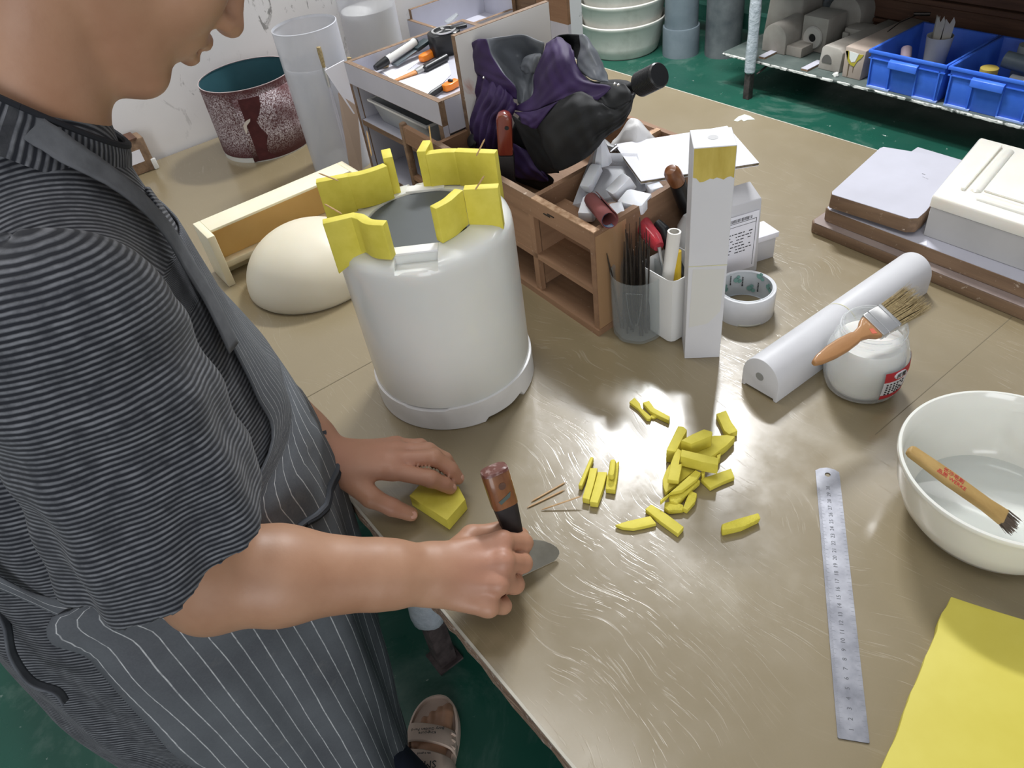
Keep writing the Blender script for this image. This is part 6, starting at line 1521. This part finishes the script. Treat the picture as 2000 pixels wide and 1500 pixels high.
def slipper(ax, ay, big, dr, lab, letters=False):
    d = Vector((dr[0], dr[1], 0)).normalized(); sx = Vector((d.y, -d.x, 0)) * big
    M_ = Matrix(((sx.x, d.x, 0, ax), (sx.y, d.y, 0, ay), (0, 0, 1, 0), (0, 0, 0, 1)))   # x = inner side, y = towards the toes
    ol = [(.0, -.062), (.026, -.052), (.036, -.02), (.036, .03), (.043, .08), (.050, .12), (.050, .155), (.042, .185), (.024, .206), (.0, .210), (-.024, .200), (-.042, .175), (-.050, .14), (-.049, .10), (-.043, .05), (-.038, .0), (-.034, -.03), (-.022, -.054)]
    ol = [(p.x, p.y) for p in spline([(a, c_, 0) for a, c_ in ol + ol[:1]], 4)[:-1]]
    def ring(s_, z_): return [tuple(M_ @ Vector((a * s_, .075 + (c_ - .075) * (1 - (1 - s_) * .42), z_))) for a, c_ in ol]
    sl = build('slipper', G().loft([ring(.96, 0), ring(1.02, .006), ring(1.0, .016), ring(1.03, .024), ring(1.0, .036), ring(.92, .038), ring(.88, .030), ring(.3, .026)]), M_SLIP, person, ang=50)
    sl['label'] = lab
    def strap(y0, y1, h0, h1, nm='strap'):
        g = G(); rr_ = []
        for yy, hh, k in ((y0, h0, 1.0), (y0 + .003, h0 + .005, 1.02), ((y0 + y1) / 2, (h0 + h1) / 2 + .007, 1.03), (y1 - .003, h1 + .005, 1.02), (y1, h1, 1.0)):
            rr_.append([tuple(M_ @ Vector((.0485 * k * math.cos(a), yy - .010 * math.cos(a), .020 + (hh - .020) * max(0, math.sin(a)) ** .55))) for a in [math.pi * i / 20 for i in range(21)]])
        return build(nm, G().grid(rr_), M_SLIP, sl, solid=.006, soff=-1)
    strap(.098, .140, .076, .062); strap(.030, .082, .094, .082)
    for yy in (.105, .118, .130): build('strap_rib', G().tube([tuple(M_ @ Vector((.0505 * math.cos(a), yy - .010 * math.cos(a), .020 + .052 * math.sin(a) ** .55))) for a in [.28, .42, .56]], .0025, 6), M_SLIP, sl)
    if letters:
        def tm(yy, zz, sl_): return M_ @ Matrix.Translation((0.0, yy, zz)) @ Matrix.Rotation(sl_, 4, 'X') @ Matrix.Rotation(math.pi, 4, 'Z')
        build('lettering', text_geo('SMILY', .020, tm(.050, .0962, -.12), .0003), M_PRINT, sl)
        build('lettering', text_geo('life is good', .006, tm(.071, .0935, -.3), .0003), M_PRINT, sl)
        build('lettering', text_geo('King-pure\nBory Golden Ford', .0088, tm(.119, .0785, -.33), .0003), M_PRINT, sl)
    return sl
slipper(1.413, -.102, 1, (-.79, .61), 'beige slipper with two lettered straps', True)
slipper(1.12, -.28, -1, (-.3, 1), 'beige slipper under the apron')

# ---------------------------------------------------------------- knife in the right fist
t = thing('palette_knife', 'wide bladed scraper knife with worn wooden handle held in the right fist', 'knife', (1.586, .098, TZ))
k0, k1 = Vector((1.5360, .0885, .9135)), Vector((1.5870, .0985, .7812)); ax = (k0 - k1).normalized()
gdir = Vector((.23, .97, 0)).normalized(); km = frame(k1, gdir, y=ax); L = (k0 - k1).length
bl = [(-.036, .0), (.036, .0), (.041, .0025), (.0445, .0065), (.0450, .011), (.0430, .0170), (.0385, .0235), (.031, .031), (.021, .038), (.012, .042), (.009, .058), (-.009, .058), (-.012, .042), (-.028, .034), (-.038, .022), (-.042, .010), (-.041, .004)]
build('blade', G().prism(bl, -.0007, .0007, km), M_BLADE, t)
def hsec(y_, a, c_): return [tuple(km @ Vector((a * math.cos(q) * (1 if abs(math.cos(q)) < .71 else 1), y_, c_ * math.sin(q)))) for q in [math.pi * 2 * i / 24 for i in range(24)]]
def rsec(y_, a, c_):
    out = []
    for i in range(24):
        q = 2 * math.pi * i / 24 + .13; cx_, sy_ = math.cos(q), math.sin(q); p = 4
        k = (abs(cx_) ** p + abs(sy_) ** p) ** (-1 / p); out.append(tuple(km @ Vector((a * cx_ * k, y_, c_ * sy_ * k))))
    return out
build('taped_neck', G().loft([rsec(.040, .0085, .006), rsec(.060, .0105, .008), rsec(.082, .0125, .0095), rsec(.098, .0138, .0100)]), M_BLACKM, t)
build('handle', G().loft([rsec(.098, .0145, .0103), rsec(.12, .0150, .0108), rsec(L - .003, .0150, .0108), rsec(L, .0135, .0095)]), M_BROWNW, t, ang=50)
build('end_cap', G().loft([rsec(L - .0015, .0152, .0110), rsec(L + .0015, .0146, .0104), rsec(L + .003, .0120, .0085)]), mat('scuffed_red_brown_end', '#6b4038', .35, col2='#a58b86', vs=160, vlo=.5, vhi=.7), t)
for s_ in (1, -1): build('hang_hole', G().lathe([(.0001, .0004), (.0042, .0003)], 18, cap0=False, cap1=False, M=km @ Matrix.Translation((.001, L - .016, .0110 * s_)) @ Matrix.Rotation(0 if s_ > 0 else math.pi, 4, 'X')), M_DARKPLY, t)
build('faded_mark', G().prism([(-.008, L - .033), (.002, L - .029), (.008, L - .026), (.006, L - .032), (-.006, L - .037)], .0108, .0112, km), mat('teal_grey_mark', '#4d5a55', .5), t)

# ================================================================ folded umbrella in the left compartment
um = thing('umbrella', 'loosely folded dark purple and black umbrella with ribbed black handle', 'umbrella', (1.04, .60, TZ + .098))
M_PURP = mat('purple_umbrella_cloth', '#2a1740', .66, col2='#352050', vs=20, bump=.15, bs=500)
M_BLKC = mat('black_umbrella_cloth', '#141517', .72, col2='#1d1f21', vs=14, bump=.12, bs=500)
M_INNER = mat('sheen_grey_lining', '#6c7076', .36, col2='#8a8e94', vs=9, vlo=.45, vhi=.75, dist=1.)  # grey tones put the satin sheen into the black lining's colour
def cloth(ctrl, m, n=7, seed=0, wob=.0012, name='canopy_panel', pleat=0, pa=.004):
    rows = patch([[Vector(p) for p in r] for r in ctrl], n); R = []
    for j, r in enumerate(rows):
        q = []
        for i, p in enumerate(r):
            w_ = wob * (math.sin(i * .9 + seed) * math.cos(j * .7 + seed * 2) + .6 * math.sin(i * .37 + j * .51 + seed))
            if pleat: w_ += pa * math.sin(i * pleat + .12 * j)
            q.append((p.x + w_ * .5, p.y - w_, p.z + w_ * .3))
        R.append(q)
    return build(name, G().grid(R), m, um, solid=.0012, soff=0, ang=180)
cloth([[(0.9478,0.575,1.1238),(0.9644,0.6,1.123),(0.9916,0.62,1.1246),(1.0682,0.6,1.1319)],[(0.9639,0.57,1.1019),(0.9303,0.625,1.0819),(0.9462,0.65,1.0795),(1.0472,0.61,1.1048)],[(0.9938,0.57,1.0773),(0.9525,0.62,1.0569),(0.964,0.635,1.0545),(1.0354,0.6,1.0745)],[(1.012,0.575,1.0595),(0.9895,0.6,1.0463),(0.9942,0.61,1.0399),(1.0403,0.59,1.0509)],[(1.0069,0.58,1.0362),(1.0077,0.585,1.0242),(1.0206,0.585,1.0222),(1.0469,0.58,1.0355)]], M_INNER, seed=1, wob=.002)
cloth([[(0.9827,0.612,1.0738),(1.0074,0.606,1.0964),(1.0338,0.604,1.1075),(1.0536,0.604,1.1121)],[(0.9963,0.604,1.0751),(1.023,0.598,1.0922),(1.045,0.597,1.1046),(1.0572,0.6,1.1079)],[(1.0024,0.606,1.068),(1.0242,0.6,1.0761),(1.0341,0.6,1.0782),(1.0366,0.602,1.0801)]], M_INNER, seed=5, name='lining_fold')
cloth([[(0.9005,0.578,1.1086),(0.8843,0.582,1.0799),(0.8882,0.582,1.0554),(0.9218,0.578,1.0511),(0.9698,0.573,1.0466)],[(0.9283,0.573,1.1206),(0.923,0.57,1.0911),(0.9327,0.568,1.0691),(0.9643,0.566,1.058),(1.0057,0.566,1.0448)],[(0.9529,0.572,1.1256),(0.9691,0.567,1.1038),(1.0017,0.565,1.0805),(1.0269,0.565,1.0661),(1.0242,0.568,1.0439)]], M_PURP, seed=2)
cloth([[(1.0679,0.605,1.1298),(1.079,0.61,1.1358),(1.0881,0.615,1.1396),(1.1134,0.61,1.1356),(1.1324,0.605,1.1299)],[(1.0716,0.59,1.1138),(1.1017,0.585,1.1283),(1.1337,0.575,1.1321),(1.1442,0.585,1.1311),(1.1542,0.59,1.1173)],[(1.0529,0.585,1.0811),(1.1046,0.57,1.1043),(1.1399,0.565,1.1097),(1.1673,0.57,1.1103),(1.1937,0.58,1.1057)],[(1.056,0.575,1.0535),(1.107,0.56,1.0781),(1.1372,0.56,1.0869),(1.1798,0.565,1.0967),(1.2355,0.58,1.1078)],[(1.0011,0.566,1.0218),(1.0769,0.555,1.0404),(1.1189,0.553,1.0613),(1.1696,0.556,1.0846),(1.2243,0.566,1.0906)]], M_PURP, seed=3, wob=.0018)
cloth([[(1.1419,0.6,1.1117),(1.1707,0.6,1.0969),(1.2185,0.595,1.1048),(1.2531,0.592,1.1122)],[(1.1626,0.588,1.1017),(1.1972,0.583,1.0965),(1.2412,0.578,1.1011),(1.2761,0.58,1.1101)],[(1.1814,0.575,1.0892),(1.223,0.566,1.0912),(1.2531,0.566,1.0848),(1.2834,0.573,1.1019)]], M_BLKC, seed=4)
cloth([[(1.0621,0.612,1.1267),(1.067,0.63,1.1334),(1.0909,0.635,1.1384),(1.1398,0.612,1.1527)],[(1.0655,0.63,1.1211),(1.0566,0.65,1.1155),(1.0745,0.65,1.1169),(1.1245,0.625,1.1305)],[(1.118,0.605,1.1254),(1.0966,0.63,1.1111),(1.105,0.63,1.108),(1.1388,0.607,1.1153)]], M_BLKC, seed=6)
cloth([[(1.144,0.607,1.1556),(1.1462,0.606,1.1375),(1.1425,0.601,1.1188),(1.1509,0.596,1.1072)],[(1.1522,0.61,1.1551),(1.168,0.603,1.1407),(1.1694,0.598,1.1215),(1.1828,0.59,1.105)],[(1.1528,0.62,1.1433),(1.1749,0.613,1.1303),(1.1856,0.607,1.1149),(1.1971,0.598,1.1011)],[(1.1376,0.64,1.1222),(1.1641,0.63,1.1141),(1.1848,0.62,1.1035),(1.2029,0.608,1.0973)]], M_INNER, seed=7)
cloth([[(1.1646,0.556,1.0844),(1.1935,0.56,1.0975),(1.2256,0.566,1.0912),(1.2581,0.566,1.0853),(1.284,0.572,1.1017),(1.2841,0.58,1.1103)],[(1.1409,0.55,1.0686),(1.1983,0.538,1.0849),(1.2264,0.548,1.0812),(1.2561,0.558,1.0762),(1.2766,0.567,1.0818),(1.2812,0.575,1.0889)],[(1.1012,0.546,1.0267),(1.1819,0.528,1.0547),(1.2198,0.538,1.0575),(1.2383,0.552,1.0537),(1.2525,0.563,1.0572),(1.2679,0.575,1.0657)],[(1.1135,0.543,1.0027),(1.175,0.528,1.02),(1.209,0.538,1.0261),(1.2309,0.548,1.0343),(1.2389,0.558,1.0404),(1.2473,0.57,1.0473)],[(1.1275,0.55,0.9643),(1.1455,0.545,0.9639),(1.1805,0.555,0.9847),(1.2076,0.56,1.0051),(1.2252,0.565,1.024),(1.2311,0.57,1.0353)]], M_BLKC, seed=8, wob=.0022)
cloth([[(1.02,0.562,1.0237),(1.0823,0.551,1.0437),(1.1238,0.549,1.0625),(1.167,0.554,1.0852)],[(1.0522,0.55,1.0267),(1.097,0.541,1.0394),(1.1259,0.541,1.0508),(1.1427,0.549,1.069)],[(1.0579,0.547,1.02),(1.0892,0.538,1.026),(1.102,0.54,1.0247),(1.1063,0.545,1.028)]], M_PURP, seed=9)
cloth([[(1.0261,0.552,1.0235),(1.0725,0.547,1.0208),(1.1074,0.55,1.0189)],[(1.0424,0.553,0.9937),(1.081,0.551,0.9968),(1.1187,0.551,0.9987)],[(1.0552,0.559,0.9582),(1.0912,0.557,0.9655),(1.1305,0.555,0.9611)],[(1.0654,0.568,0.9241),(1.0895,0.568,0.933),(1.1295,0.56,0.9502)]], M_BLKC, seed=10)
cloth([[(0.9049,0.578,1.056),(0.9525,0.57,1.0603),(0.9951,0.566,1.0587),(1.0313,0.562,1.0399)],[(0.8882,0.575,1.0187),(0.9641,0.55,1.0404),(1.005,0.545,1.0394),(1.0264,0.553,1.0233)],[(0.863,0.57,0.9781),(0.9438,0.54,1.0047),(0.9884,0.535,1.0136),(1.011,0.548,1.0063)],[(0.8505,0.565,0.9436),(0.9345,0.535,0.9706),(0.9797,0.53,0.9783),(0.9934,0.545,0.9699)],[(0.8607,0.565,0.9075),(0.9209,0.545,0.9269),(0.9528,0.545,0.9341),(0.9722,0.555,0.9326)]], M_PURP, seed=11, n=10, pleat=1.15, pa=.0035, name='gathered_cloth')
cloth([[(0.9706,0.553,0.9627),(1.0089,0.562,0.9657),(1.0414,0.572,0.9513),(1.0751,0.575,0.9357)],[(0.9665,0.56,0.9195),(1.0186,0.56,0.9304),(1.0642,0.562,0.9341),(1.0823,0.568,0.9273)],[(0.9767,0.565,0.8939),(1.0284,0.565,0.9036),(1.0771,0.568,0.9137),(1.0886,0.57,0.9194)]], M_PURP, seed=12, wob=.003)
cloth([[(0.9528,0.562,0.9357),(0.9863,0.57,0.9379),(1.0214,0.58,0.9308),(1.0607,0.585,0.918)],[(0.9473,0.575,0.8857),(1,0.575,0.893),(1.0499,0.575,0.8999),(1.0926,0.575,0.921)],[(0.9599,0.585,0.8634),(1.0048,0.585,0.8686),(1.0415,0.585,0.8786),(1.0849,0.58,0.9072)]], M_BLKC, seed=13)
cp = spline([(.955, .612, .895), (.985, .622, .95), (1.06, .628, 1.00), (1.15, .622, 1.045), (1.225, .610, 1.085), (1.262, .602, 1.104)], 5)
build('rolled_core', G().tube(cp, [np.interp(i, [0, 5, 11, 17, 22, 25], [.02, .040, .048, .030, .014, .005]) for i in range(len(cp))], 20), M_BLKC, um)
hc0, hc1 = Vector((1.2743,0.6,1.1132)), Vector((1.3069,0.6,1.1321))
hx = (hc1 - hc0).normalized(); hc1 = hc0 + hx * ((hc1 - hc0).length + .004)
hm = frame(hc0, hx, z=(0, -1, .4)) @ Matrix.Rotation(math.radians(90), 4, 'Y'); HL = (hc1 - hc0).length
pr = [(.006, .006), (.0135, .006), (.0150, 0), (.0165, .001)]
for q in range(14): pr += [(.0172, .002 + q * HL / 15), (.0166, .002 + (q + .5) * HL / 15)]
pr += [(.0168, HL - .001), (.0150, HL + .001), (.002, HL + .0015)]
build('handle', G().lathe(pr, 40, M=hm), M_BLACK, um)
build('shaft', G().tube([hc0 - hx * .16 - Vector((0, 0, .015)), hc0 + hx * .008], .0055, 12), M_DSTEEL, um)
build('runner', G().tube([hc0 - hx * .022, hc0 - hx * .010], .0085, 14), M_BLACK, um)
for px3 in ((0.9452,0.562,1.0641), (0.9968,0.548,1.0383), (1.263,0.57,1.1198), (1.2559,0.57,1.1197)):
    build('rib_tip', G().lathe([(.0005, -.002), (.0022, -.001), (.0024, .001), (.0005, .0024)], 10, px3), M_CHROME, um)
build('tip_cap', G().lathe([(.002, -.004), (.011, -.003), (.013, .003), (.010, .006), (.002, .007)], 18, M=frame((0.9174,0.538,0.9525), (1, 0, 0), z=(.2, -.9, .5))), M_BLACK, um)
